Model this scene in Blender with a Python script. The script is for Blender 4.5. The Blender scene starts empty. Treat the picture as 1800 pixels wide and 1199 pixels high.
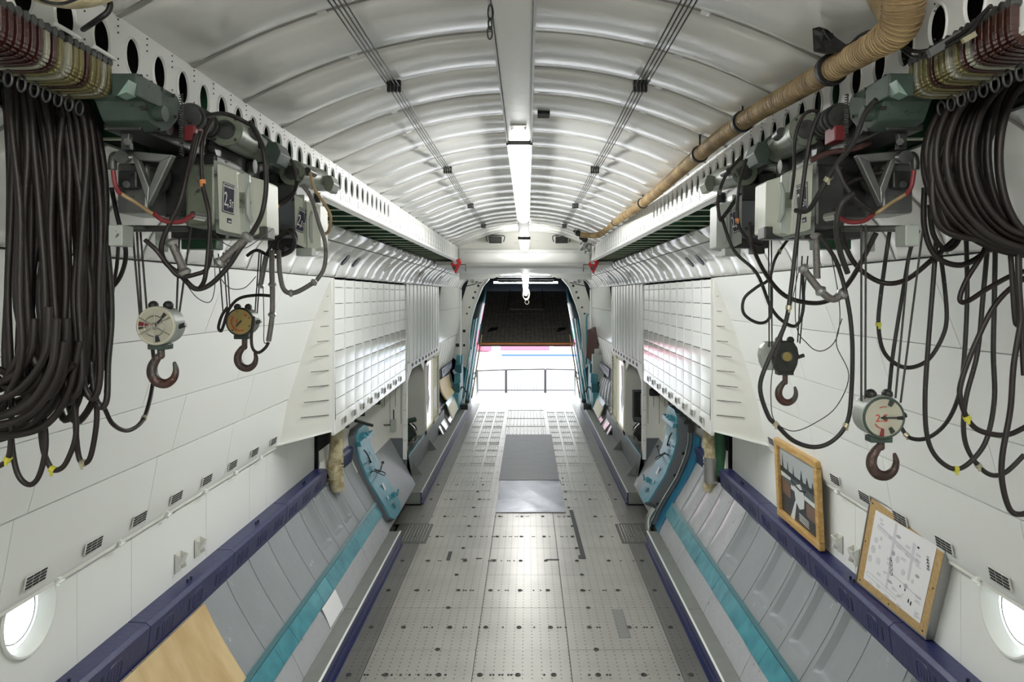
import bpy, math, random
from mathutils import Vector, Matrix
from math import sin, cos, pi, radians

random.seed(7)
SC = bpy.context.scene
COL = SC.collection
F, CX, CY, ZC = 1300.0, 927.0, 518.0, 3.6      # focal length in px, vanishing point, eye height
XC = -0.05                                       # centre line of the hold

# ------------------------------------------------------------------ camera
cd = bpy.data.cameras.new('camera'); cam = bpy.data.objects.new('camera', cd); COL.objects.link(cam)
cam.location = (0, 0, ZC); cam.rotation_euler = (radians(90), 0, 0)
cd.sensor_width = 36.0; cd.lens = F / 1800 * 36.0
cd.shift_x = -(CX - 900) / 1800.0; cd.shift_y = -(599.5 - CY) / 1800.0
cd.clip_end = 400
SC.camera = cam
# ------------------------------------------------------------------ world, lamp strengths, exposure
SKY_STRENGTH = 3.8
LAMP_STRENGTH = 62.0
FILL_LAMP_STRENGTH = 74.0
SC.view_settings.view_transform = 'Standard'
SC.view_settings.look = 'None'
SC.view_settings.exposure = 0.0
SC.view_settings.gamma = 1.0
SC.view_settings.use_curve_mapping = False
w = bpy.data.worlds.new('sky'); SC.world = w; w.use_nodes = True
wn = w.node_tree.nodes; wn.clear()
wo = wn.new('ShaderNodeOutputWorld'); wb = wn.new('ShaderNodeBackground')
wb.inputs[0].default_value = (0.93, 0.97, 1.0, 1); wb.inputs[1].default_value = SKY_STRENGTH
w.node_tree.links.new(wb.outputs[0], wo.inputs[0])
try:
    SC.cycles.max_bounces = 10; SC.cycles.diffuse_bounces = 6
except Exception: pass
sd = bpy.data.lights.new('sun', 'SUN'); sd.energy = 0.9; sd.angle = 0.02
sun = bpy.data.objects.new('sun', sd); COL.objects.link(sun); sun.rotation_euler = (radians(38), radians(12), 0); sun.location = (0, 60, 20)

# ------------------------------------------------------------------ helpers
def P(px, py, Y):
    return Vector(((px - CX) * Y / F, Y, ZC + (CY - py) * Y / F))
def M(px, py, Y, s=-1):
    """pixel of the left half at depth Y; s=1 gives its mirror twin across the hold's centre line"""
    p = P(px, py, Y); h = XC - p.x
    return Vector((XC + s * h, p.y, p.z))
def lin(c):
    return tuple((x / 255 / 12.92) if x / 255 <= 0.04045 else ((x / 255 + 0.055) / 1.055) ** 2.4 for x in c)
MATS = {}
def mat(name, rgb, rough=0.5, metal=0.0, var=0.0, vscale=4.0, bump=0.0, bscale=20.0, coat=0.0, rgb2=None, dirt=None, dscale=2.0, damt=0.5, emit=0, stretch=None):
    m = bpy.data.materials.new(name); m.use_nodes = True; nt = m.node_tree; n = nt.nodes; L = nt.links
    b = n['Principled BSDF']; c = lin(rgb)
    b.inputs['Base Color'].default_value = (*c, 1); b.inputs['Roughness'].default_value = rough
    b.inputs['Metallic'].default_value = metal
    if coat:
        b.inputs['Coat Weight'].default_value = coat; b.inputs['Coat Roughness'].default_value = 0.12
    if emit:
        b.inputs['Emission Color'].default_value = (*c, 1); b.inputs['Emission Strength'].default_value = emit
    tc = None
    if var or bump or dirt:
        g = n.new('ShaderNodeNewGeometry'); tc = g.outputs['Position']
        if stretch:
            mp = n.new('ShaderNodeMapping'); mp.inputs['Scale'].default_value = stretch
            L.new(tc, mp.inputs['Vector']); tc = mp.outputs['Vector']
    col = None
    if var:
        t = n.new('ShaderNodeTexNoise'); t.inputs['Scale'].default_value = vscale; t.inputs['Detail'].default_value = 5
        L.new(tc, t.inputs['Vector'])
        r = n.new('ShaderNodeValToRGB'); r.color_ramp.elements[0].position = 0.35; r.color_ramp.elements[1].position = 0.68
        c2 = lin(rgb2) if rgb2 else tuple(x * (1 - var) for x in c)
        r.color_ramp.elements[0].color = (*c2, 1); r.color_ramp.elements[1].color = (*c, 1)
        L.new(t.outputs['Fac'], r.inputs['Fac']); col = r.outputs['Color']
    if dirt:
        t = n.new('ShaderNodeTexNoise'); t.inputs['Scale'].default_value = dscale; t.inputs['Detail'].default_value = 9; t.inputs['Roughness'].default_value = 0.7
        L.new(tc, t.inputs['Vector'])
        r = n.new('ShaderNodeValToRGB'); r.color_ramp.elements[0].position = 1 - damt; r.color_ramp.elements[1].position = min(1, 1 - damt + 0.06)
        r.color_ramp.elements[0].color = (0, 0, 0, 1); r.color_ramp.elements[1].color = (1, 1, 1, 1)
        L.new(t.outputs['Fac'], r.inputs['Fac'])
        mx = n.new('ShaderNodeMixRGB'); mx.inputs[1].default_value = (*c, 1); mx.inputs[2].default_value = (*lin(dirt), 1)
        L.new(r.outputs['Color'], mx.inputs[0])
        if col: L.new(col, mx.inputs[1])
        col = mx.outputs[0]
    if col: L.new(col, b.inputs['Base Color'])
    if bump:
        t = n.new('ShaderNodeTexNoise'); t.inputs['Scale'].default_value = bscale; t.inputs['Detail'].default_value = 4
        L.new(tc, t.inputs['Vector'])
        bp = n.new('ShaderNodeBump'); bp.inputs['Strength'].default_value = bump; bp.inputs['Distance'].default_value = 0.02
        L.new(t.outputs['Fac'], bp.inputs['Height']); L.new(bp.outputs[0], b.inputs['Normal'])
    MATS[name] = m
    return m

W = mat('white_paint', (228, 230, 227), 0.42, bump=0.10, bscale=6, dirt=(150, 148, 140), dscale=38, damt=0.27)
W2 = mat('white_gloss', (226, 228, 222), 0.2, bump=0.16, bscale=5, coat=0.5)
WC = mat('ceiling_vinyl', (218, 218, 214), 0.26, bump=0.3, bscale=5, coat=1.0, stretch=(0.5, 1.6, 1))
WCR = mat('ceiling_seam', (150, 149, 143), 0.6)
WS = mat('shoulder_vinyl', (224, 225, 222), 0.26, bump=0.35, bscale=5, coat=0.7)
WSH = mat('cream_paint', (219, 219, 212), 0.5, var=0.06, vscale=3, dirt=(140, 132, 118), dscale=30, damt=0.27)
WB = mat('white_beam', (224, 225, 222), 0.38, bump=0.08, bscale=10, dirt=(120, 112, 100), dscale=30, damt=0.27)
GAP = mat('joint_shadow', (70, 70, 66), 0.9)
G1 = mat('grey_paint', (142, 147, 150), 0.36, bump=0.22, bscale=7, var=0.07, vscale=2.5, dirt=(205, 208, 210), dscale=5, damt=0.36)
G2 = mat('grey_ledge', (126, 129, 125), 0.5, var=0.12, vscale=6, dirt=(70, 66, 60), dscale=35, damt=0.33)
G3 = mat('dark_grey_paint', (96, 101, 105), 0.4, bump=0.15, bscale=8)
GS = mat('silver_panel', (170, 172, 175), 0.2, bump=0.6, bscale=6, coat=0.4, dirt=(85, 62, 55), dscale=22, damt=0.37)
TE = mat('teal_paint', (54, 118, 132), 0.3, var=0.12, vscale=5, rgb2=(76, 148, 160), dirt=(180, 205, 208), dscale=9, damt=0.33, bump=0.15, bscale=9, coat=0.3)
TD = mat('dark_teal_paint', (30, 92, 100), 0.4)
TB = mat('blue_teal_paint', (8, 104, 138), 0.28, bump=0.15, bscale=8, coat=0.3)
TL = mat('light_teal_paint', (66, 140, 156), 0.32, var=0.10, vscale=5, rgb2=(50, 126, 142), bump=0.2, bscale=8, coat=0.12, dirt=(180, 140, 110), dscale=20, damt=0.28)
BL = mat('navy_paint', (30, 37, 86), 0.36, bump=0.15, bscale=25, var=0.12, vscale=8, coat=0.1)
BLD = mat('navy_slot', (22, 26, 62), 0.5)
BLK = mat('black_rubber', (22, 21, 22), 0.55, bump=0.2, bscale=60)
CAB = mat('brown_cable', (33, 25, 23), 0.5, var=0.25, vscale=14, rgb2=(24, 17, 15))
CAB2 = mat('grey_cable', (40, 37, 36), 0.5, var=0.3, vscale=20, rgb2=(28, 26, 25), dirt=(100, 116, 110), dscale=60, damt=0.36)
CAB3 = mat('dusty_rope', (70, 68, 66), 0.7, var=0.4, vscale=60, bump=0.5, bscale=150)
HOS = mat('metal_conduit', (112, 110, 106), 0.45, 0.4, bump=0.3, bscale=120)
GRN = mat('green_hoist_paint', (62, 78, 70), 0.5, var=0.3, vscale=9, rgb2=(42, 56, 50), dirt=(28, 30, 28), dscale=30, damt=0.4)
GRN2 = mat('pale_green_paint', (126, 152, 140), 0.42, var=0.2, vscale=9, dirt=(50, 56, 50), dscale=20, damt=0.38)
GRD = mat('dark_green_primer', (44, 92, 62), 0.45, var=0.4, vscale=5, rgb2=(26, 54, 38))
GRL = mat('green_stringer_edge', (196, 204, 182), 0.5)
IRN = mat('grey_casting', (84, 86, 84), 0.42, 0.35, var=0.35, vscale=8, rgb2=(48, 50, 49), dirt=(30, 28, 26), dscale=20, damt=0.42)
IRD = mat('dark_casting', (52, 54, 52), 0.5, 0.2, var=0.4, vscale=8, dirt=(20, 18, 16), dscale=20, damt=0.45)
HK = mat('hook_iron', (74, 78, 74), 0.4, 0.3, var=0.4, vscale=16, rgb2=(84, 50, 42), bump=0.3, bscale=60)
HK2 = mat('rusty_hook_iron', (88, 72, 66), 0.45, 0.3, var=0.4, vscale=16, rgb2=(56, 40, 36), bump=0.3, bscale=60)
BXW = mat('box_enamel', (206, 210, 196), 0.42, bump=0.15, bscale=12, dirt=(90, 88, 80), dscale=24, damt=0.34)
BXG = mat('box_grey_enamel', (160, 166, 160), 0.42, dirt=(60, 60, 56), dscale=20, damt=0.36)
MOT = mat('motor_paint', (112, 120, 104), 0.4, 0.1, var=0.25, vscale=9, dirt=(40, 40, 36), dscale=18, damt=0.42)
STRP = mat('bright_strip', (214, 214, 210), 0.45, 0.3)
SIL = mat('bright_steel', (190, 190, 186), 0.25, 0.9)
ALU = mat('aluminium', (170, 170, 168), 0.35, 0.8, bump=0.2, bscale=20)
BRS = mat('yellow_tag', (196, 190, 70), 0.5)
TAG = mat('metal_tag', (176, 170, 146), 0.4, 0.5)
ORA = mat('orange_tape', (206, 128, 66), 0.5)
REDH = mat('red_sleeve', (118, 38, 42), 0.5)
REDP = mat('red_paint', (176, 30, 34), 0.4)
BRO = mat('brown_bracket', (52, 22, 17), 0.35, coat=0.4)
OLV = mat('olive_bracket', (108, 101, 62), 0.35, coat=0.4)
CRD = mat('grey_bracket', (140, 139, 124), 0.35, coat=0.4)
IRL = mat('light_casting', (128, 130, 128), 0.38, 0.4, var=0.3, vscale=10, rgb2=(96, 98, 97), dirt=(50, 48, 44), dscale=24, damt=0.36)
CRM = mat('pale_bracket', (186, 184, 164), 0.35, coat=0.4)
DUC = mat('tan_wrap', (176, 152, 110), 0.6, var=0.3, vscale=7, rgb2=(130, 108, 76), bump=0.5, bscale=30, dirt=(50, 40, 32), dscale=16, damt=0.35)
DU2 = mat('cream_wrap', (200, 192, 160), 0.65, var=0.25, vscale=12, rgb2=(150, 136, 100), bump=0.6, bscale=30)
PLY = mat('plywood', (206, 182, 138), 0.5, var=0.35, vscale=2.2, rgb2=(186, 158, 112), bump=0.1, stretch=(1.5, 3, 1), dirt=(120, 88, 60), dscale=7, damt=0.33)
PLY2 = mat('pale_plywood', (214, 192, 150), 0.5, var=0.15, vscale=5)
WOD = mat('oak_frame', (202, 168, 108), 0.42, var=0.3, vscale=30, rgb2=(176, 138, 80), stretch=(1, 0.2, 1))
CRK = mat('fibreboard', (188, 160, 112), 0.75, var=0.2, vscale=40, rgb2=(170, 140, 92), bump=0.2, bscale=150)
PAP = mat('paper', (230, 230, 232), 0.5)
INK = mat('ink', (46, 46, 52), 0.7)
INKL = mat('light_ink', (204, 204, 210), 0.7)
INKM = mat('mid_ink', (168, 168, 174), 0.7)
LBL = mat('label_navy', (54, 54, 74), 0.45)
LTX = mat('label_white', (232, 232, 228), 0.5)
RDT = mat('dial_red', (178, 60, 44), 0.6)
DLC = mat('dial_cream', (172, 170, 154), 0.5, var=0.12, vscale=20)
DLY = mat('dial_yellow', (156, 138, 82), 0.45, var=0.12, vscale=20)
SHD = mat('shade_black', (6, 6, 6), 1.0)  # flat black that paints the shade in gaps and behind holes
PWB = mat('brown_leather', (70, 46, 42), 0.35, bump=0.4, bscale=14)
CLO = mat('white_cloth', (228, 224, 208), 0.8, bump=0.6, bscale=18)
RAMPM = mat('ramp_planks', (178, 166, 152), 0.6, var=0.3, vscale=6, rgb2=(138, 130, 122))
DKB = mat('tail_dark_blue', (34, 42, 54), 0.6)
MAT_ = mat('dark_rubber_sheet', (104, 106, 110), 0.42, var=0.15, vscale=4, bump=0.15, bscale=6)
FLS = mat('steel_sheet', (176, 180, 188), 0.26, 0.85, bump=0.35, bscale=3, var=0.1, vscale=3)
TAPE = mat('grey_tape', (70, 72, 74), 0.6)
GRT = mat('ribbed_plate', (110, 110, 106), 0.4, 0.6)
GRS = mat('grass', (110, 140, 112), 0.9)
TAR = mat('pale_tarmac', (200, 202, 206), 0.8)
PNK = mat('pink_banner', (214, 118, 140), 0.7)
PVB = mat('pavilion_white', (170, 170, 178), 0.7)
FNC = mat('galvanised', (86, 82, 82), 0.5, 0.4)
LOU = mat('louvre_cream', (206, 204, 182), 0.5)
TUBE = mat('lit_tube', (255, 255, 252), 0.5, emit=LAMP_STRENGTH)
TUB2 = mat('lit_tube_small', (255, 255, 252), 0.5, emit=26.0)
BAR = mat('glow_bar', (255, 255, 255), 0.5, emit=9.0)  # glow added to a cross tube to lighten the tail
BAR2 = mat('glow_bar_tail', (255, 255, 255), 0.5, emit=45.0)  # stronger glow added to the last cross tube to brighten the ramp
TUBN = mat('fill_tube_unseen', (255, 252, 246), 0.5, emit=FILL_LAMP_STRENGTH)
COV = mat('lamp_cover', (214, 214, 208), 0.3, bump=0.05, bscale=10)
GLOW = mat('glowing_pane', (250, 252, 255), 0.3, emit=1.0)  # added glow stands in for the bright reflection in the door slot
PHG = mat('photo_sky', (170, 176, 178), 0.3)
PHD = mat('photo_dark', (46, 54, 60), 0.3, var=0.5, vscale=20, rgb2=(28, 34, 40))
PHM = mat('photo_mid', (96, 106, 110), 0.3, var=0.4, vscale=25)
PHL = mat('photo_light', (206, 210, 210), 0.3)
PHB = mat('photo_brick', (110, 84, 66), 0.3)

# glass pane for the portholes
gm = bpy.data.materials.new('porthole_glass'); gm.use_nodes = True
b = gm.node_tree.nodes['Principled BSDF']; b.inputs['Base Color'].default_value = (0.95, 0.98, 1, 1)
b.inputs['Roughness'].default_value = 0.02; b.inputs['Transmission Weight'].default_value = 1; b.inputs['IOR'].default_value = 1.1
GLS = gm

# worn aluminium floor with its printed rows of small perforations
def floor_mat(name, rgb, dots=True, lines=False, rough=0.34):
    m = mat(name, rgb, rough, 0.7, var=0.12, vscale=1.8, bump=0.12, bscale=3.0)
    nt = m.node_tree; n = nt.nodes; L = nt.links; b = n['Principled BSDF']
    if not dots: return m
    g = n.new('ShaderNodeNewGeometry'); sp = n.new('ShaderNodeSeparateXYZ'); L.new(g.outputs['Position'], sp.inputs[0])
    def mth(op, a, b_=None):
        q = n.new('ShaderNodeMath'); q.operation = op
        for i, v in enumerate([a, b_]):
            if v is None: continue
            if isinstance(v, (int, float)): q.inputs[i].default_value = v
            else: L.new(v, q.inputs[i])
        return q.outputs[0]
    dx, dy = (0.092, 0.075)
    fx = mth('SUBTRACT', mth('FRACT', mth('MULTIPLY', sp.outputs[0], 1 / dx)), 0.5)
    fy = mth('SUBTRACT', mth('FRACT', mth('MULTIPLY', sp.outputs[1], 1 / dy)), 0.5)
    d = mth('SQRT', mth('ADD', mth('POWER', mth('MULTIPLY', mth('ABSOLUTE', fx), dx / 0.0085), 2), mth('POWER', mth('MULTIPLY', mth('ABSOLUTE', fy), dy / 0.012), 2)))
    k = mth('LESS_THAN', d, 1.0)
    mx = n.new('ShaderNodeMixRGB'); mx.inputs[2].default_value = (0.06, 0.055, 0.05, 1); L.new(mth('MULTIPLY', k, 0.6), mx.inputs[0])
    old = b.inputs['Base Color'].links[0].from_socket
    L.new(old, mx.inputs[1]); L.new(mx.outputs[0], b.inputs['Base Color'])
    return m
FL = floor_mat('aluminium_floor', (206, 204, 198), rough=0.31)
FLE = floor_mat('aluminium_floor_edge', (150, 149, 145), rough=0.36)
PERF = floor_mat('perforated_grey', (134, 137, 140), rough=0.4)

class MB:
    def __init__(s): s.v = []; s.f = []; s.sm = False
    def add(s, vs, fs):
        o = len(s.v); s.v += [Vector(v) for v in vs]; s.f += [tuple(i + o for i in f) for f in fs]; return s
    def obox(s, c, a, b, d):
        c, a, b, d = Vector(c), Vector(a), Vector(b), Vector(d)
        if a.cross(b).dot(d) < 0: a = -a
        vs = [c + sx * a + sy * b + sz * d for sz in (-1, 1) for sy in (-1, 1) for sx in (-1, 1)]
        return s.add(vs, [(0, 2, 3, 1), (4, 5, 7, 6), (0, 1, 5, 4), (2, 6, 7, 3), (0, 4, 6, 2), (1, 3, 7, 5)])
    def box(s, p, q):
        p, q = Vector(p), Vector(q); h = (q - p) / 2
        return s.obox((p + q) / 2, (abs(h.x), 0, 0), (0, abs(h.y), 0), (0, 0, abs(h.z)))
    def tube(s, pts, r, n=8, closed=False, cap=True):
        pts = [Vector(p) for p in pts]; k = len(pts)
        if isinstance(r, (int, float)): r = [r] * k
        nrm = None; rings = []
        for i, p in enumerate(pts):
            if closed: t = pts[(i + 1) % k] - pts[i - 1]
            else: t = pts[min(i + 1, k - 1)] - pts[max(i - 1, 0)]
            if t.length < 1e-9: t = Vector((0, 0, 1))
            t.normalize()
            if nrm is None:
                a = Vector((0, 0, 1)) if abs(t.z) < 0.9 else Vector((1, 0, 0)); nrm = t.cross(a).normalized()
            else:
                nrm = nrm - t * nrm.dot(t)
                if nrm.length < 1e-6: nrm = t.orthogonal()
                nrm.normalize()
            bn = t.cross(nrm)
            rings.append([p + r[i] * (cos(2 * pi * j / n) * nrm + sin(2 * pi * j / n) * bn) for j in range(n)])
        o = len(s.v)
        for R in rings: s.v += R
        K = k if closed else k - 1
        for i in range(K):
            a = o + i * n; b2 = o + ((i + 1) % k) * n
            for j in range(n):
                j2 = (j + 1) % n; s.f.append((a + j, a + j2, b2 + j2, b2 + j))
        if cap and not closed:
            s.f.append(tuple(o + j for j in reversed(range(n)))); s.f.append(tuple(o + (k - 1) * n + j for j in range(n)))
        return s
    def cyl(s, p, q, r, r2=None, n=14):
        return s.tube([p, q], [r, r if r2 is None else r2], n)
    def prism(s, poly, vec):
        poly = [Vector(p) for p in poly]; vec = Vector(vec); k = len(poly)
        nn = Vector((0, 0, 0))
        for i in range(k): nn += poly[i].cross(poly[(i + 1) % k])
        if nn.dot(vec) < 0: poly = poly[::-1]
        fs = [tuple(reversed(range(k))), tuple(range(k, 2 * k))]
        fs += [(i, (i + 1) % k, k + (i + 1) % k, k + i) for i in range(k)]
        return s.add(poly + [p + vec for p in poly], fs)
    def torus(s, c, axis, R, r, n=20, m=8):
        axis = Vector(axis).normalized(); u = axis.orthogonal().normalized(); v = axis.cross(u); c = Vector(c)
        return s.tube([c + R * (cos(2 * pi * i / n) * u + sin(2 * pi * i / n) * v) for i in range(n)], r, m, closed=True)
    def ball(s, c, r, n=10, sc=(1, 1, 1)):
        c = Vector(c); vs = []; fs = []; m = n // 2
        vs.append(c + Vector((0, 0, r * sc[2])))
        for i in range(1, m):
            for j in range(n):
                a = pi * i / m; bb = 2 * pi * j / n
                vs.append(c + Vector((r * sc[0] * sin(a) * cos(bb), r * sc[1] * sin(a) * sin(bb), r * sc[2] * cos(a))))
        vs.append(c - Vector((0, 0, r * sc[2])))
        for j in range(n): fs.append((0, 1 + j, 1 + (j + 1) % n))
        for i in range(m - 2):
            for j in range(n): fs.append((1 + i * n + j, 1 + (i + 1) * n + j, 1 + (i + 1) * n + (j + 1) % n, 1 + i * n + (j + 1) % n))
        l = len(vs) - 1
        for j in range(n): fs.append((l, 1 + (m - 2) * n + (j + 1) % n, 1 + (m - 2) * n + j))
        return s.add(vs, fs)
    def slab(s, top, bot):
        """closed slab between two equal point grids (rows of points)"""
        R, C = len(top), len(top[0]); vs = [p for row in top for p in row] + [p for row in bot for p in row]; N = R * C; fs = []
        for i in range(R - 1):
            for j in range(C - 1):
                a, b2, c, d = i * C + j, i * C + j + 1, (i + 1) * C + j + 1, (i + 1) * C + j
                fs.append((a, b2, c, d)); fs.append((N + a, N + d, N + c, N + b2))
        for j in range(C - 1):
            fs.append((j + 1, j, N + j, N + j + 1)); a = (R - 1) * C + j; fs.append((a, a + 1, N + a + 1, N + a))
        for i in range(R - 1):
            a = i * C; fs.append((a, a + C, N + a + C, N + a)); a = i * C + C - 1; fs.append((a + C, a, N + a, N + a + C))
        return s.add(vs, fs)
    def build(s, name, m, parent=None, smooth=None, bevel=0, at=None, **props):
        if parent is not None: o0 = Vector(parent['_o']) if '_o' in parent else Vector(parent.location)
        else:
            if at is not None: o0 = Vector(at)
            else:
                xs = [v.x for v in s.v]; ys = [v.y for v in s.v]; zs = [v.z for v in s.v]
                o0 = Vector(((min(xs) + max(xs)) / 2, (min(ys) + max(ys)) / 2, min(zs)))
        me = bpy.data.meshes.new(name); me.from_pydata([v - o0 for v in s.v], [], s.f); me.materials.append(m)
        if smooth is not None:
            me.polygons.foreach_set('use_smooth', [True] * len(me.polygons)); me.set_sharp_from_angle(angle=radians(smooth))
        me.update()
        o = bpy.data.objects.new(name, me); COL.objects.link(o)
        if parent is not None: o.parent = parent
        else: o.location = o0
        ORG[o.name] = o0
        if bevel:
            bm = o.modifiers.new('bevel', 'BEVEL'); bm.width = bevel; bm.segments = 2; bm.limit_method = 'ANGLE'
        for k_, v_ in props.items(): o[k_] = v_
        return o
ORG = {}
# parents must be found back at their world origin, whatever their depth
_build = MB.build
def build(s, name, m, parent=None, **kw):
    if parent is not None:
        o0 = ORG[parent.name]
        me_o = _build(s, name, m, None, at=o0, **kw)
        me_o.parent = parent; me_o.location = (0, 0, 0)
        ORG[me_o.name] = o0
        return me_o
    return _build(s, name, m, None, **kw)
MB.build = build
def thing(name, label, cat, loc, group=None):
    o = bpy.data.objects.new(name, None); COL.objects.link(o); o.location = Vector(loc); o.empty_display_size = 0.1
    ORG[o.name] = Vector(loc); o['label'] = label; o['category'] = cat
    if group: o['group'] = group
    return o
def tag(o, label, cat, group=None):
    o['label'] = label; o['category'] = cat
    if group: o['group'] = group
    return o
def struct(o, **kw):
    o['kind'] = 'structure'
    return o
def snode(name, loc=(0, 0, 0)):
    o = bpy.data.objects.new(name, None); COL.objects.link(o); o.location = Vector(loc); ORG[o.name] = Vector(loc); o['kind'] = 'structure'
    return o
def crom(pts, k=8, closed=False):
    pts = [Vector(p) for p in pts]; n = len(pts); out = []
    rng = range(n) if closed else range(n - 1)
    for i in rng:
        if closed: p0, p1, p2, p3 = pts[i - 1], pts[i], pts[(i + 1) % n], pts[(i + 2) % n]
        else: p0, p1, p2, p3 = pts[max(i - 1, 0)], pts[i], pts[i + 1], pts[min(i + 2, n - 1)]
        for j in range(k):
            t = j / k
            out.append(0.5 * ((2 * p1) + (p2 - p0) * t + (2 * p0 - 5 * p1 + 4 * p2 - p3) * t * t + (3 * p1 - p0 - 3 * p2 + p3) * t ** 3))
    if not closed: out.append(pts[-1])
    return out
def text_part(txt, size, origin, ux, uy, name, m, parent, depth=0.0015, align='CENTER', sx=1.0):
    cu = bpy.data.curves.new(name, 'FONT'); cu.body = txt; cu.size = size; cu.extrude = depth; cu.align_x = align; cu.align_y = 'CENTER'
    to = bpy.data.objects.new(name + '_src', cu); COL.objects.link(to); bpy.context.view_layer.update()
    me = bpy.data.meshes.new_from_object(to.evaluated_get(bpy.context.evaluated_depsgraph_get()))
    bpy.data.objects.remove(to)
    ux = Vector(ux).normalized(); uy = Vector(uy).normalized(); uz = ux.cross(uy)
    mb = MB(); mb.add([Vector(origin) + ux * v.co.x * sx + uy * v.co.y + uz * v.co.z for v in me.vertices], [tuple(p.vertices) for p in me.polygons])
    return mb.build(name, m, parent)

def prof_grid(prof, ys, s, n_in, puff=0.0, tp=3):
    """points of a cross-section profile [(h,z)] swept over ys; n_in shifts along the inward normal"""
    k = len(prof); rows = []
    nr = []
    for i in range(k):
        a = prof[max(i - 1, 0)]; b2 = prof[min(i + 1, k - 1)]
        dx, dz = b2[0] - a[0], b2[1] - a[1]; l = math.hypot(dx, dz) or 1; n2 = (-dz / l, dx / l)
        if n2[0] * (0 - prof[i][0]) + n2[1] * (2.3 - prof[i][1]) < 0: n2 = (-n2[0], -n2[1])
        nr.append(n2)
    Y0, Y1 = ys[0], ys[-1]
    for y in ys:
        u = (y - Y0) / (Y1 - Y0) if Y1 != Y0 else 0.5
        a = (max(0, sin(pi * u)) ** 0.5) if puff else 0
        row = []
        for i in range(k):
            t = i / (k - 1); b3 = 1
            if k > 2 and puff: b3 = min(1, (t * 9 if tp & 1 else 1), ((1 - t) * 9 if tp & 2 else 1)) ** .6
            off = n_in + puff * a * b3
            row.append(Vector((XC + s * (prof[i][0] + nr[i][0] * off), y, prof[i][1] + nr[i][1] * off)))
        rows.append(row)
    return rows
def swept(mb, prof, y0, y1, th, s=-1, puff=0.0, ny=1, inset=0.0, tp=3):
    ys = [y0 + (y1 - y0) * i / ny for i in range(ny + 1)]
    top = prof_grid(prof, ys, s, inset, puff, tp); bot = prof_grid(prof, ys, s, inset - th)
    if s > 0: mb.slab([r[::-1] for r in top], [r[::-1] for r in bot])
    else: mb.slab(top, bot)
    return mb
def arc_prof(pts, k=4):
    r = crom([Vector((a, b2, 0)) for a, b2 in pts], k); return [(p.x, p.y) for p in r]
ORD = ['first', 'second', 'third', 'fourth', 'fifth', 'sixth', 'seventh', 'eighth', 'ninth', 'tenth', 'eleventh', 'twelfth', 'thirteenth', 'fourteenth', 'fifteenth', 'sixteenth', 'seventeenth', 'eighteenth']
KH = 0.84      # the hoists hang inboard of the beams: their depth scale
SIDE = {-1: 'left', 1: 'right'}
# ================================================================== FLOOR
floor = struct(MB().box((-1.8 + XC, 1.0, -0.12), (1.8 + XC, 24.5, -0.03)).build('floor', GAP))
cols = [-1.77, -1.515, -0.47, 0.47, 1.515, 1.77]
plate_cache = {}
for j in range(20):
    y0 = 4.5 + j
    for i in range(5):
        m = FLE if i in (0, 4) else FL
        key = (i)
        if key not in plate_cache:
            mb = MB().box((XC + cols[i] + .003, y0 + .003, -.03), (XC + cols[i + 1] - .003, y0 + .997, 0.0))
            o = mb.build('floor_plate', m, floor, bevel=0.0015); plate_cache[key] = (o, y0)
        else:
            o0, yy = plate_cache[key]; o = o0.copy(); COL.objects.link(o); o.parent = floor; o.location = (0, y0 - yy, random.uniform(-.0015, .0))
# tie-down cups on the frame lines
cup = None
for j in range(16):
    Y = 7.0 + j * 0.5
    xs = [-1.64, -1.29, -.79, -.40, -.04, .30, .72, 1.15, 1.6] if j % 2 == 0 else [-.86, .75]
    for x in xs:
        if j > 5 and Y > 12.1 and abs(x) < .7: continue
        if cup is None:
            mb = MB(); mb.torus((x + XC, Y, 0.002), (0, 0, 1), 0.022, 0.006, 14, 6); mb.cyl((x + XC, Y, -.001), (x + XC, Y, .003), .009, n=8)
            cup = mb.build('tie_down_ring', IRN, floor, smooth=40); c0 = (x, Y)
        else:
            o = cup.copy(); COL.objects.link(o); o.parent = floor; o.location = (x - c0[0], Y - c0[1], 0)
# rows of dark bolt slots along each frame line: too many and small to pick apart
mb = MB()
for j in range(12):
    Y = 7.0 + j
    x = -1.5
    while x < 1.5:
        if random.random() < .42:
            for q in range(random.choice((1, 2))):
                mb.box((XC + x + q * .028, Y - .014, 0.0), (XC + x + .02 + q * .028, Y + .014, .0025))
        x += .085
o = mb.build('bolt_slot_rows', INK, floor); o['kind'] = 'stuff'
# raised roller-bed strips further back
mb = MB()
for sx in (-1, 1):
    for cell in range(3):
        xa = .66 + cell * .29
        for (ya, yb) in [(13.6, 15.6), (15.8, 17.8), (18.0, 20.0), (20.2, 22.6)]:
            for q in range(5):
                x = XC + sx * (xa + q * .052)
                mb.box((x - .007, ya, 0), (x + .007, yb, .012))
            n = 3
            for q in range(n + 1):
                yy = ya + (yb - ya) * q / n
                mb.box((XC + sx * (xa + .1) - .12, yy - .02, 0), (XC + sx * (xa + .1) + .12, yy + .02, .010))
for (ya, yb) in [(19.1, 20.2), (20.4, 21.5), (21.7, 23)]:
    for q in range(12):
        x = XC - .52 + q * .095; mb.box((x - .007, ya, 0), (x + .007, yb, .012))
    mb.box((XC - .55, yb, 0), (XC + .55, yb + .03, .01))
o = mb.build('roller_bed_strips', STRP, floor); o['kind'] = 'stuff'
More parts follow.
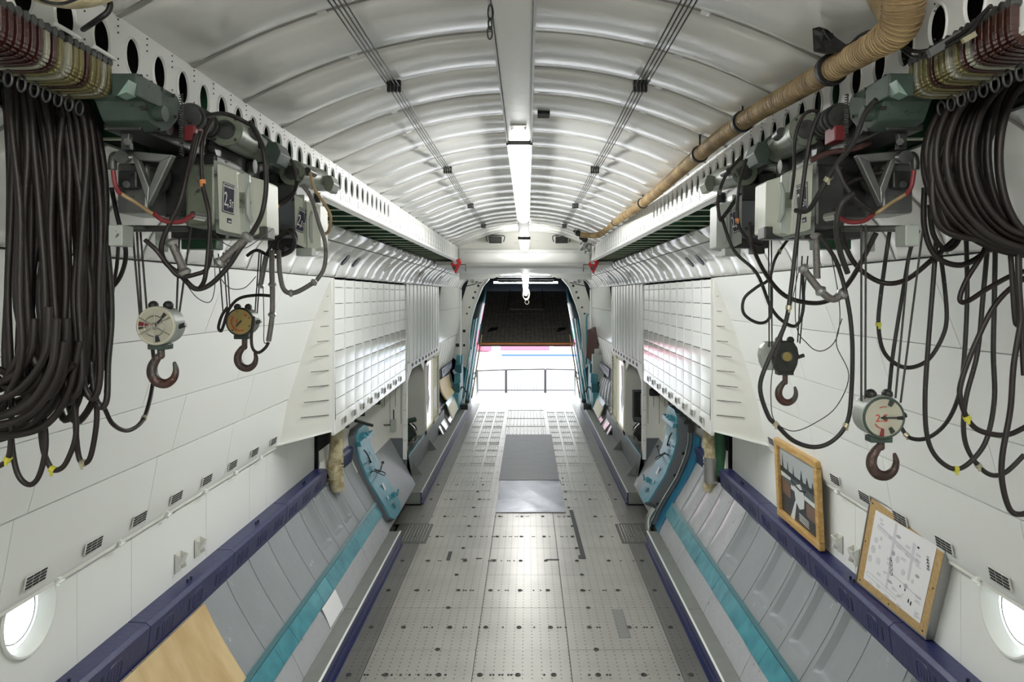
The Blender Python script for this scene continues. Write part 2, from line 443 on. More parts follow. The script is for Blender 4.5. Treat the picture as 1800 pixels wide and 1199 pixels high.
# ribbed corner grates by the side doors
for s in (-1, 1):
    mb = MB().box((XC + s * 1.42, 10.7, -.01), (XC + s * 1.95, 11.6, .004)); g = mb.build('door_sill_plate', GRT, floor)
    mb = MB()
    for q in range(8): mb.box((XC + s * (1.46 + q * .045), 10.75, .004), (XC + s * (1.475 + q * .045), 11.55, .010))
    o = mb.build('sill_ribs', SIL, g); o['kind'] = 'stuff'
    mb = MB().box((XC + s * 1.5, 11.62, -.01), (XC + s * 2.1, 12.6, .006)); mb.build('door_sill_plate', FLE, floor)

# ledges with the navy cargo rails
for s in (-1, 1):
    n = SIDE[s]
    k = snode('trim_1' if s < 0 else 'trim_2', (XC + s * 1.85, 5, 0)); k['label'] = 'grey ledge with navy cargo rail along the %s side of the floor' % n
    for (ya, yb, hb) in [(3.0, 5.9, 1.93), (5.9, 8.0, 1.93), (8.0, 10.63, 1.93), (12.7, 15.4, 2.16), (15.4, 18.5, 2.16), (18.5, 23.3, 2.16)]:
        MB().box((XC + s * 1.785, ya + .004, .0), (XC + s * hb, yb - .004, .2)).build('ledge_plate', G2, k, bevel=.004)
        mb = MB().box((XC + s * 1.765, ya, .0), (XC + s * 1.785, yb, .20)); mb.box((XC + s * 1.75, ya, .085), (XC + s * 1.77, yb, .105)); mb.box((XC + s * 1.735, ya, .0), (XC + s * 1.77, yb, .018))
        mb.build('guide_rail', BL, k)
        MB().box((XC + s * 1.762, ya, .198), (XC + s * 1.782, yb, .206)).build('rail_edge', W, k)

# ================================================================== CEILING
R0, Z0 = 2.42, 2.35
def arc(h): return Z0 + math.sqrt(R0 * R0 - h * h)
ceil = snode('ceiling', (XC, 5, 4.8))
AP = [(h, arc(h)) for h in [-1.2 + 2.4 * i / 20 for i in range(21)]]
mb = MB(); swept(mb, AP, 0.5, 13.4, .03, 1, inset=-.08); mb.build('ceiling_skin', GAP, ceil)
ribs = [3.26 + .503 * i for i in range(-5, 21)]
for i in range(len(ribs) - 1):
    y0, y1 = ribs[i], ribs[i + 1]
    if y0 > 13.25: break
    y1 = min(y1, 13.3)
    for (a, b2) in [(-1.2, -.003), (.003, 1.2)]:
        nn = 14
        pr = [(a + (b2 - a) * t / nn, arc(a + (b2 - a) * t / nn)) for t in range(nn + 1)]
        mb = MB(); swept(mb, pr, y0 + .006, y1 - .006, .02, 1, puff=random.uniform(.036, .048), ny=18, tp=1 if a < -1 else 2)
        mb.build('ceiling_panel', WC, ceil, smooth=60)
    mb = MB(); pr = [(h, arc(h)) for h in [-1.2 + 2.4 * t / 24 for t in range(25)]]
    swept(mb, pr, y0 - .012, y0 + .012, .01, 1, inset=.006); mb.build('ceiling_seam', WCR, ceil)
# strips under the cable runs
for s in (-1, 1):
    mb = MB(); swept(mb, [(.70, arc(.70)), (.735, arc(.735))], 0.6, 13.2, .004, s, inset=.012); mb.build('seam_tape', WC, ceil)

# ================================================================== CRANE BEAMS
def hole_plate(mb, s, X, y0, y1, z0, z1, hy, hz, ra, rb, th):
    """plate in the plane X with one round hole (ra along y, rb along z), thickness th away from the hold"""
    n = 24; o1 = []; i1 = []
    for k in range(n):
        a = 2 * pi * k / n; c, sn = cos(a), sin(a); i1.append((hy + ra * c, hz + rb * sn))
        t = 1e9
        if c > 1e-9: t = min(t, (y1 - hy) / c)
        if c < -1e-9: t = min(t, (y0 - hy) / c)
        if sn > 1e-9: t = min(t, (z1 - hz) / sn)
        if sn < -1e-9: t = min(t, (z0 - hz) / sn)
        o1.append((hy + t * c, hz + t * sn))
    # snap the nearest ring points to the rectangle's corners
    for cy_, cz_ in ((y0, z0), (y0, z1), (y1, z0), (y1, z1)):
        j = min(range(n), key=lambda q: (o1[q][0] - cy_) ** 2 + (o1[q][1] - cz_) ** 2); o1[j] = (cy_, cz_)
    A = lambda x, L: [Vector((x, p[0], p[1])) for p in L]
    X2 = X + s * th
    vs = A(X, o1) + A(X, i1) + A(X2, o1) + A(X2, i1); fs = []
    for k in range(n):
        q = (k + 1) % n
        f = [(k, q, n + q, n + k), (2 * n + k, 3 * n + k, 3 * n + q, 2 * n + q), (n + k, n + q, 3 * n + q, 3 * n + k), (k, 2 * n + k, 2 * n + q, q)]
        fs += [t if s > 0 else t[::-1] for t in f]
    mb.add(vs, fs)
for s in (-1, 1):
    n = SIDE[s]
    beam = snode('trim_3' if s < 0 else 'trim_4', (XC + s * 1.2, 5, 4.3)); beam['label'] = 'white riveted crane beam with lightening holes along the %s of the ceiling' % n
    X = XC + s * 1.2
    # web panels, one per lightening hole
    h0 = 1.83 if s < 0 else 1.9
    for k in range(29):
        yc = h0 + k * .1716
        mb = MB(); a = yc - .0858; b2 = yc + .0858
        hole_plate(mb, s, X, a, b2, 4.27, 4.52, yc, 4.352, .044, .058, .006)
        o = mb.build('web_panel', WB, beam)
        mr = MB(); mr.tube([(X - s * .001, yc + .047 * cos(2 * pi * q / 20), 4.352 + .061 * sin(2 * pi * q / 20)) for q in range(20)], .004, 6, closed=True)
        mr.build('hole_rim', WB, beam, smooth=60)
    mb = MB().box((X, .8, 4.27), (X + s * .025, h0 - .0858, 4.52)); mb.build('web_plate', WB, beam)
    ys_ = h0 + 29 * .1716 - .0858
    while ys_ < 13.3:
        e = min(ys_ + .9, 13.3); MB().box((X, ys_ + .002, 4.27), (X + s * .025, e - .002, 4.52)).build('web_plate', WB, beam); ys_ = e
    # black plate that paints the shade behind the holes
    MB().box((X + s * .14, .8, 4.3), (X + s * .16, 6.9, 4.6)).build('beam_back_shade', SHD, beam)
    # lower skirt and flange
    MB().box((X - s * .006, .8, 4.20), (X + s * .02, 13.3, 4.285)).build('beam_skirt', WB, beam)
    MB().prism([(X - s * .012, .8, 4.205), (X + s * .035, .8, 4.185), (X + s * .035, .8, 4.2), (X - s * .012, .8, 4.22)], (0, 12.5, 0)).build('beam_flange', WB, beam)
    MB().box((X - s * .03, .8, 4.505), (X + s * .03, 13.3, 4.525)).build('top_flange', WB, beam)
    mb = MB()
    for k in range(52):
        y = 2.0 + k * .0858 * 2 + .0858
        for z in (4.30, 4.32, 4.40, 4.42, 4.44): mb.ball((X - s * .001, y, z), .0032, 6)
        y2 = y - .05
        for q in range(3): mb.ball((X - s * .007, y2 + q * .05, 4.245 + .018 * (q % 2)), .0036, 6)
    o = mb.build('rivets', IRN, beam); o['kind'] = 'stuff'
    for k in range(34):
        yy = 4.4 + k * .257
        MB().box((X - s * .0075, yy, 4.225 + .02 * (k % 3 == 0)), (X - s * .006, yy + .006, 4.285 if k < 18 else 4.40)).build('skirt_seam', GAP, beam)
    # slim continuation beyond the wing box
    MB().prism([(XC + s * 1.16, 13.3, 4.12), (XC + s * 1.3, 13.3, 4.14), (XC + s * 1.3, 13.3, 4.36), (XC + s * 1.16, 13.3, 4.34)], (-s * .06, 9.6, .18)).build('beam_extension', WB, beam)
    # dark green recess outboard of the beam with its stringers
    rec = snode('trim_5' if s < 0 else 'trim_6', (XC + s * 1.45, 5, 4.5)); rec['label'] = 'dark green recess with transverse stringers outboard of the %s crane beam' % n
    MB().box((XC + s * 1.22, .8, 4.72), (XC + s * 1.95, 23, 4.76)).build('recess_roof', GRD, rec)
    MB().box((XC + s * 1.72, .8, 4.2), (XC + s * 1.76, 23, 4.74)).build('recess_wall', GRD, rec)
    y = 3.0
    while y < 14:
        sg = MB().box((XC + s * 1.235, y, 4.235), (XC + s * 1.73, y + .012, 4.46)).build('stringer', GRD, rec)
        MB().box((XC + s * 1.235, y - .006, 4.228), (XC + s * 1.73, y + .014, 4.236)).build('stringer_lip', GRL, sg)
        y += .42
    for y in (7.1, 9.0, 11.2):
        MB().obox((XC + s * 1.5, y, 4.33), (.2, .06, 0), (0, .02, .0), (0, 0, .012)).build('recess_bracket', OLV, rec)

# ================================================================== WING BOX BULKHEAD over the hold
bh = snode('wall_far', (XC, 13.3, 4.3)); bh['label'] = 'white wing box front crossing the top of the hold'
MB().prism([(XC + h, 13.3, z) for h, z in [(-1.25, 4.34)] + [(h, arc(h) + .06) for h in [-1.25, -.8, -.4, 0, .4, .8, 1.25]] + [(1.25, 4.34)]], (0, .08, 0)).build('bulkhead_face', WSH, bh)
pr = [(4.43, 0.0), (4.42, .10), (4.38, .18), (4.30, .22), (4.20, .21), (4.13, .16), (4.09, .08), (4.07, 0)]
top = []; bot = []
for i in range(13):
    h = -1.17 + 2.34 * i / 12; sc_ = min(1, (1 - abs(h) / 1.17) * 5 + .05) ** .5
    top.append([Vector((XC + h, 13.3 - d * sc_, z)) for z, d in pr][::-1]); bot.append([Vector((XC + h, 13.32, z)) for z, d in pr][::-1])
MB().slab(top, bot).build('crossbeam', WB, bh, smooth=50)
mb = MB()
for i in range(60):
    h = -1.05 + 2.1 * i / 59
    for z, d in ((4.345, .205), (4.16, .188)): mb.ball((XC + h, 13.3 - d, z), .006, 6)
for i in range(6):
    for q in range(3): mb.box((XC - .95 + i * .38 + q * .02, 13.29, 4.53 + .03 * (i % 2)), (XC - .94 + i * .38 + q * .02, 13.301, 4.535 + .03 * (i % 2)))
o = mb.build('rivets', IRN, bh); o['kind'] = 'stuff'
# lower ceiling behind the wing box front, with a dark arch at its end
MB().box((XC - 1.6, 13.4, 4.13), (XC + 1.6, 19.0, 4.2)).build('wing_box_underside', WB, bh)
ap = [(XC - 1.7, 19, 4.7), (XC - 1.7, 19, 3.98), (XC - .82, 19, 4.02), (XC - .45, 19, 4.17), (XC + .45, 19, 4.17), (XC + .82, 19, 4.02), (XC + 1.7, 19, 3.98), (XC + 1.7, 19, 4.7)]
for a, b2 in ((0, 4), (4, 8)):
    pass
MB().prism([ap[0], ap[1], ap[2], ap[3], (XC, 19, 4.17), (XC, 19, 4.7)], (0, .05, 0)).build('arch_plate', WB, bh)
MB().prism([ap[7], ap[6], ap[5], ap[4], (XC, 19, 4.17), (XC, 19, 4.7)], (0, .05, 0)).build('arch_plate', WB, bh)
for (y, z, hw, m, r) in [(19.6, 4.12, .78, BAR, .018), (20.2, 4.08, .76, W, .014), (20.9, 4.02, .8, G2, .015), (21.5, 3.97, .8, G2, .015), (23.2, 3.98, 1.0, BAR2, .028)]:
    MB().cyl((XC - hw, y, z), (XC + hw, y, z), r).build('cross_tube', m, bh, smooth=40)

# ================================================================== SIDE WALLS
LOW = [(1.93, .2), (2.04, .43)]
TEALP = [(2.04, .43), (2.13, .59)]
def lowp(z):   # hull profile between the teal strip and the navy beam
    t = (z - .59) / (1.22 - .59); return 2.13 + (2.48 - 2.13) * (1 - (1 - t) ** 1.15)
GREYP = [(lowp(.60 + .62 * i / 8), .60 + .62 * i / 8) for i in range(9)]
fr = [4.72 + .495 * i for i in range(-4, 13)]        # hull frames
for s in (-1, 1):
    n = SIDE[s]
    wall = snode('wall_' + n, (XC + s * 2.3, 7, 1.5))
    # light-tight skin behind everything
    mb = MB(); swept(mb, [(1.9, -.05), (1.97, .2), (2.06, .42), (2.3, .8), (2.55, 1.25), (2.66, 1.42)], 2.5, 13.3, .03, s, inset=-.13); mb.build('hull_skin', GAP, wall)
    mb = MB(); swept(mb, [(2.62, 2.1), (2.5, 2.5), (2.1, 3.8), (1.7, 4.3)], .8, 8.0, .03, s, inset=-.08); mb.build('hull_skin', GAP, wall)
    # lower silver panels below the teal strip
    ys = [3.3, 4.9, 6.55, 7.9, 9.3, 10.62]
    for a, b2 in zip(ys, ys[1:]):
        mb = MB(); swept(mb, [(1.93, .2), (1.975, .30), (2.04, .43)], a + .004, b2 - .004, .02, s, puff=.012, ny=6); mb.build('skirt_panel', GS, wall, smooth=60)
    # teal strip in segments with its raised back edge
    ys = [3.3, 4.2, 5.05, 5.45, 6.3, 6.7, 7.55, 7.9, 8.7, 9.2, 9.95, 10.6]
    for a, b2 in zip(ys, ys[1:]):
        mb = MB(); swept(mb, [(2.035, .435), (2.125, .58)], a + .002, b2 - .002, .02, s, inset=.02 + random.uniform(-.003, .004)); o = mb.build('teal_strip', TE, wall, bevel=.003)
    mb = MB(); swept(mb, [(2.125, .575), (2.16, .60)], 3.3, 10.6, .03, s, inset=.035); mb.build('teal_strip_edge', TD, wall)
    # grey panels between the hull frames, pressed pockets where the photo has them
    pockets = {12 - 4} if s < 0 else set()
    for i, (a, b2) in enumerate(zip(fr, fr[1:])):
        a0 = a + .004; b0 = min(b2, 10.62) - .004
        mid = (a + b2) / 2
        if s < 0: pk = 8.2 < mid < 9.7
        else: pk = (7.7 < mid < 8.1) or (5.2 < mid < 7.2) or (4.2 < mid < 4.7)
        wr = (s > 0 and mid > 8.2)
        mb = MB()
        if not pk:
            swept(mb, GREYP, a0, b0, .02, s, puff=.02 if wr else .008, ny=8 if wr else 4)
        else:
            N = len(GREYP); nz = 24; ny = 16
            pr2 = [(lowp(.60 + .62 * q / nz), .60 + .62 * q / nz) for q in range(nz + 1)]
            yy = [a0 + (b0 - a0) * q / ny for q in range(ny + 1)]
            topg = prof_grid(pr2, yy, s, 0); botg = prof_grid(pr2, yy, s, -.09); deep = prof_grid(pr2, yy, s, -.055)
            def st(x, e0, e1): 
                t = max(0, min(1, (x - e0) / (e1 - e0))); return t * t * (3 - 2 * t)
            for r in range(ny + 1):
                for c in range(nz + 1):
                    u = r / ny; v = c / nz
                    k_ = st(u, .12, .22) * (1 - st(u, .80, .88)) * st(v, .2, .27) * (1 - st(v, .93, .98))
                    topg[r][c] = topg[r][c].lerp(deep[r][c], k_)
            if s > 0: mb.slab([q[::-1] for q in topg], [q[::-1] for q in botg])
            else: mb.slab(topg, botg)
        mb.build('side_panel', GS if wr else G1, wall, smooth=35)
        mb = MB(); swept(mb, GREYP, a - .008, a + .004, .015, s, inset=.006); mb.build('frame_edge', G1, wall)
    # white lower wall with its seams; the piece round the porthole has a true hole
    zb, zt, H = 1.36, 2.06, 2.60
    PY, PZ = 3.93, 1.90
    seams = [2.6, 3.55, 4.35, 4.95, 6.1, 7.05, 7.5, 8.2] if s < 0 else [2.6, 3.55, 4.35, 5.75, 7.05, 8.2]
    last = 9.2
    seams = seams + [last]
    for a, b2 in zip(seams, seams[1:]):
        mb = MB()
        if a == 3.55: hole_plate(mb, s, XC + s * H, a + .001, b2 - .001, zb, 2.16, PY, PZ, .205, .205, .05)
        else: mb.box((XC + s * H, a + .003, zb), (XC + s * (H + .05), b2 - .003, zt))
        mb.build('lower_wall_panel', W, wall)
    # shade cap behind, above the hull
    # upper panel above the vent strip
    for (a, b2) in [(.9, 2.3), (2.3, 3.6), (3.6, 5.0), (5.0, 6.3), (6.3, 7.72)]:
        end = b2 == 7.72
        mb = MB(); y1a = b2 - .003
        swept(mb, [(2.56, 2.02), (2.535, 2.06), (2.50, 2.22), (2.45, 2.50)], a + .003, y1a, .03, s); mb.build('vent_strip_panel', W, wall, smooth=40)
    zr = [(2.45, 2.505), (2.345, 2.9), (2.22, 3.33), (2.05, 3.783)]
    for r in range(3):
        (ha, za), (hb, zb2) = zr[r], zr[r + 1]
        ysr = [.9, 2.2, 3.7, 5.2, 6.5] if r % 2 == 0 else [.9, 3.0, 4.6, 6.1]
        e0 = 7.72 + (za - 2.2) / (3.77 - 2.2) * .21; e1 = 7.72 + (zb2 - 2.2) / (3.77 - 2.2) * .21
        for q in range(len(ysr)):
            a = ysr[q]; lastq = q == len(ysr) - 1
            ya0, ya1 = a + .003, a + .003
            yb0, yb1 = (e0, e1) if lastq else (ysr[q + 1] - .003,) * 2
            p = [Vector((XC + s * ha, ya0, za + .003)), Vector((XC + s * ha, yb0, za + .003)), Vector((XC + s * hb, yb1, zb2 - .003)), Vector((XC + s * hb, ya1, zb2 - .003))]
            MB().prism(p, (s * .03, 0, .008)).build('upper_wall_panel', W, wall)
    # tapered face between the near wall and the quilted wall
    A0 = Vector((XC + s * 2.50, 7.70, 2.10)); A1 = Vector((XC + s * 2.05, 7.93, 3.77)); B0 = Vector((XC + s * 2.05, 8.0, 2.12)); B1 = Vector((XC + s * 2.045, 8.0, 3.77)); C0 = Vector((XC + s * 2.60, 7.62, 2.02))
    wp = lambda h, z: Vector((XC + s * (h + .012), 7.72 + (z - 2.2) / (3.77 - 2.2) * .21 - .012, z))
    for q0, q1 in (((2.56, 2.02), (2.50, 2.22)), ((2.50, 2.22), (2.45, 2.505)), ((2.45, 2.505), (2.345, 2.9)), ((2.345, 2.9), (2.22, 3.33)), ((2.22, 3.33), (2.05, 3.78))):
        a, b2 = wp(*q0), wp(*q1); c2 = Vector((XC + s * 2.045, 8.0, b2.z)); d2 = Vector((XC + s * 2.05, 8.0, max(a.z, 2.12)))
        MB().prism([a, b2, c2, d2], (0, .02, 0)).build('fairing_face', WSH, wall)
    MB().prism([C0, B0, Vector((XC + s * 2.05, 8.6, 2.12)), Vector((XC + s * 2.6, 8.6, 2.05))], (0, 0, .02)).build('fairing_underside', W, wall)
    MB().prism([Vector((XC + s * 2.06, 8.6, 2.12)), Vector((XC + s * 2.62, 8.6, 2.12)), Vector((XC + s * 2.66, 13.2, 2.12)), Vector((XC + s * 2.14, 13.2, 2.12))], (0, 0, .02)).build('fairing_underside', W, wall)
    # quilted wall
    qy = [8.0 + .503 * i for i in range(11)]; qy[-1] = 13.15
    qz = [3.77, 3.68, 3.50, 3.33, 3.16, 2.98, 2.80, 2.63, 2.46, 2.28, 2.12]
    hq = lambda y: 2.05 + (y - 8.0) / 5.2 * .08
    MB().prism([(XC + s * 2.1, 8.01, 2.14), (XC + s * 2.18, 13.2, 2.14), (XC + s * 2.18, 13.2, 3.77), (XC + s * 2.1, 8.01, 3.77)], (s * .02, 0, 0)).build('quilt_backing', GAP, wall)
    MB().prism([(XC + s * 2.036, 7.995, 3.0), (XC + s * 2.036, 8.012, 3.0), (XC + s * 2.036, 8.05, 2.25), (XC + s * 2.036, 7.995, 2.2)], (s * .01, 0, 0)).build('gap_shadow', SHD, wall)  # black wedge painting the shade of the slit beside the panels
    for q in range(9):
        z = 2.3 + q * .16; h0 = 2.05 + (3.77 - z) / 1.67 * .36
        MB().prism([(XC + s * (h0 - .03), 7.80, z), (XC + s * 2.09, 7.975, z), (XC + s * 2.09, 7.975, z + .006), (XC + s * (h0 - .03), 7.80, z + .006)], (0, -.012, 0)).build('fairing_seam', GAP, wall)
    for i in range(10):
        for r in range(10):
            a, b2 = qy[i] + .004, qy[i + 1] - .004; z1, z0 = qz[r] - .004, qz[r + 1] + .004
            gloss = r >= 5
            hh = (hq(a) + hq(b2)) / 2; hh -= .012 if gloss else 0
            if r == 9: z0 -= .05
            mb = MB(); yn = 4; zn = 3; topg = []; botg = []
            for u in range(yn + 1):
                y = a + (b2 - a) * u / yn
                topg.append([Vector((XC + s * (hh - (.004) * sin(pi * u / yn) * sin(pi * v / zn) ), y, z0 + (z1 - z0) * v / zn)) for v in range(zn + 1)])
                botg.append([Vector((XC + s * (hh + .03), y, z0 + (z1 - z0) * v / zn)) for v in range(zn + 1)])
            if s > 0: mb.slab([q[::-1] for q in topg], [q[::-1] for q in botg])
            else: mb.slab(topg, botg)
            mb.build('quilted_panel', W2 if gloss else W, wall, smooth=60)
        mb = MB().box((XC + s * (hq(qy[i]) - .017), qy[i] - .008, 2.10), (XC + s * (hq(qy[i]) + .02), qy[i] + .008, 3.77)); mb.build('quilt_batten', W, wall)
    # shoulder quilting
    SH = arc_prof([(2.05, 3.79), (1.99, 3.93), (1.87, 4.07), (1.67, 4.21)], 3)
    mb = MB(); swept(mb, SH, .9, 23.3, .02, s, inset=-.06); mb.build('shoulder_skin', GAP, wall)
    y = 1.0 + .0; k = 0
    while y < 23.2:
        st_ = .503
        mb = MB(); swept(mb, SH, y + .006, min(y + st_ - .006, 23.3), .015, s, puff=random.uniform(.03, .05), ny=8); mb.build('shoulder_panel', WS, wall, smooth=60)
        mb = MB(); swept(mb, SH, y - .007, y + .007, .008, s, inset=.006); mb.build('shoulder_seam', WCR, wall)
        y += st_
    # corrugated wall behind the column
    y = 13.25; 
    while y < 17.8:
        MB().box((XC + s * (2.10 - .012 * (k % 2)), y + .003, 2.36), (XC + s * 2.16, y + .23, 3.79)).build('wall_strip', W, wall, bevel=.004)
        y += .233; k += 1
    MB().box((XC + s * 2.09, 13.2, 2.22), (XC + s * 2.16, 17.93, 2.36)).build('lintel', W, wall)
    mb = MB()
    for q in range(9):
        yy = 13.7 + q * .46; mb.box((XC + s * 2.083, yy, 2.26), (XC + s * 2.095, yy + .16, 2.33))
    for q in range(9): pass
    for q in range(9):
        yy = 13.7 + q * .46
        MB().box((XC + s * 2.083, yy, 2.265), (XC + s * 2.095, yy + .16, 2.325)).build('vent_hole', IRD, wall)
    # tail taper
    for q in range(10):
        ya, yb = 17.95 + q * .538, 17.95 + (q + 1) * .538
        ha, hb = 2.12 - q * .008, 2.112 - q * .008
        MB().prism([(XC + s * (ha + .12), ya, 2.35), (XC + s * (hb + .12), yb - .004, 2.35), (XC + s * (hb - .02), yb - .004, 3.2), (XC + s * (ha - .02), ya, 3.2)], (s * .03, 0, 0)).build('tail_panel', W2, wall)
        MB().prism([(XC + s * (ha - .02), ya, 3.205), (XC + s * (hb - .02), yb - .004, 3.205), (XC + s * (2.02), yb - .004, 3.8), (XC + s * (2.02), ya, 3.8)], (s * .03, 0, 0)).build('tail_panel', W2, wall)
        MB().prism([(XC + s * (ha + .12), ya, 2.33), (XC + s * (ha + .12), yb - .004, 2.33), (XC + s * (hb + .28), yb - .004, 1.55), (XC + s * (hb + .28), ya, 1.55)], (s * .03, 0, 0)).build('tail_panel', WSH, wall)
    mb = MB(); swept(mb, [(1.9, .1), (2.1, .45), (2.3, .9), (2.38, 1.3), (2.4, 1.75)], 17.95, 23.4, .03, s, inset=-.03); mb.build('hull_skin', GS, wall)
    # side bay behind the hatch: hull, bulkhead face, column
    mb = MB(); swept(mb, [(1.93, .2), (2.13, .59), (2.38, 1.04)], 10.64, 13.25, .03, s, inset=-.02); mb.build('bay_lower_panel', G1, wall, smooth=60)
    mb = MB(); swept(mb, [(2.38, 1.045), (2.50, 1.3), (2.6, 2.15)], 10.64, 13.25, .03, s, inset=-.02); mb.build('bay_upper_panel', WSH, wall, smooth=30)
    mb = MB(); swept(mb, [(2.50, 1.3), (2.6, 2.15)], 9.25, 10.64, .03, s, inset=-.02); mb.build('bay_upper_panel', WSH, wall, smooth=30)
    MB().box((XC + s * 2.13, 13.2, 1.04), (XC + s * 2.75, 13.24, 2.3)).build('bay_bulkhead', WSH, wall)
    MB().prism([(XC + s * 2.13, 13.2, .2), (XC + s * 2.0, 13.2, .2), (XC + s * 2.42, 13.2, 1.035), (XC + s * 2.13, 13.2, 1.035)][::1], (0, .04, 0)).build('bay_bulkhead_base', G3, wall)
    MB().box((XC + s * 2.10, 13.18, .66), (XC + s * 2.17, 13.30, 3.8)).build('column', W, wall, bevel=.004)
    mb = MB()
    for q in range(9): mb.box((XC + s * 2.101, 13.175, 1.0 + q * .27), (XC + s * 2.17, 13.18, 1.008 + q * .27))
    for q in range(4): MB().box((XC + s * (2.2 + q * .1), 13.195, 1.3 + .3 * (q % 2)), (XC + s * (2.206 + q * .1), 13.2, 2.0)).build('bulkhead_seam', GAP, wall)
    mb.build('column_bands', CRM, wall)
    # side room
    rm = snode('trim_7' if s < 0 else 'trim_8', (XC + s * 2.4, 14.5, .7)); rm['label'] = 'side room behind the column on the %s' % n
    MB().box((XC + s * 2.13, 13.25, .6), (XC + s * 3.1, 15.5, .66)).build('room_floor', FLE, rm)
    MB().box((XC + s * 3.05, 13.25, .6), (XC + s * 3.1, 15.5, 2.4)).build('room_back', WSH, rm)
    MB().box((XC + s * 2.10, 15.45, .6), (XC + s * 3.1, 15.5, 2.4)).build('room_end', WSH, rm)
    MB().box((XC + s * 2.10, 13.25, 2.34), (XC + s * 3.1, 15.5, 2.38)).build('room_top', WSH, rm)
    MB().prism([(XC + s * 2.11, 13.3, 2.22), (XC + s * 2.11, 13.3, 2.0), (XC + s * 2.11, 13.9, 2.22)], (s * .03, 0, 0)).build('corner_gusset', W, rm)
    MB().prism([(XC + s * 2.11, 15.45, 2.22), (XC + s * 2.11, 15.45, 2.0), (XC + s * 2.11, 15.0, 2.22)], (s * .03, 0, 0)).build('corner_gusset', W, rm)
    # perforated lower panels with the teal sill and the little triangular brackets
    for (a, b2) in [(13.22, 15.25), (15.25, 17.3), (17.3, 19.1)]:
        MB().box((XC + s * 2.10, a + .004, .2), (XC + s * 2.13, b2 - .004, .64)).build('perforated_panel', PERF, wall)
    MB().box((XC + s * 2.095, 13.22, .64), (XC + s * 2.135, 15.5, .69)).build('teal_sill', TE, wall, bevel=.004)
    for Y in (13.94, 16.2, 18.3, 19.3):
        MB().prism([(XC + s * 2.10, Y, .2), (XC + s * 1.93, Y, .2), (XC + s * 2.10, Y, .43)], (0, .02, 0)).build('gusset_bracket', G2, wall)
    # louvred door with its glazed slot
    d = snode('door_1' if s < 0 else 'door_2', (XC + s * 2.12, 18.4, 1.4)); d['label'] = 'cream louvred door with a bright glazed slot on the %s' % n
    MB().box((XC + s * 2.16, 15.5, .62), (XC + s * 2.19, 17.95, 2.25)).build('door_backing', LOU, d)
    for (a, b2, z0, z1) in [(15.5, 15.75, .64, 2.22), (16.78, 16.95, .64, 2.22), (17.85, 17.95, .64, 2.22), (15.5, 17.95, .64, .72), (15.5, 17.95, 2.15, 2.22)]:
        MB().box((XC + s * 2.09, a, z0), (XC + s * 2.16, b2, z1)).build('door_frame', LOU, d)
    MB().box((XC + s * 2.14, 15.75, .72), (XC + s * 2.158, 16.78, 2.15)).build('glazing', GLOW, d)
    for q in range(26):
        z = .76 + q * .054
        if s < 0 and .95 < z < 1.45: 
            MB().obox((XC + s * 2.13, 17.72, z), (0, .13, 0), (s * .016, 0, .014), (.001, 0, -.001 * 0 + .002)).build('louvre_slat', LOU, d); continue
        MB().obox((XC + s * 2.13, 17.4, z), (0, .45, 0), (.018, 0, .016 * s), (-.0025 * s, 0, .003)).build('louvre_slat', LOU, d)
    if s < 0: MB().box((XC + s * 2.10, 16.97, .95), (XC + s * 2.14, 17.55, 1.45)).build('notice_plate', PAP, d)
    mb = MB().box((XC + s * 2.12, 16.2, 1.6), (XC + s * 2.13, 16.24, 2.1)); mb.build('reflection_streak', REDP if s < 0 else PNK, d)  # streaks here and below paint coloured reflections in the slot
    MB().prism([(XC + s * 2.125, 16.05, 2.05), (XC + s * 2.125, 16.35, 2.05), (XC + s * 2.125, 16.25, 1.6), (XC + s * 2.125, 16.45, 1.3), (XC + s * 2.125, 16.2, 1.0), (XC + s * 2.125, 16.05, 1.3)], (s * .01, 0, 0)).build('reflection_streak', G3 if s < 0 else PAP, d)
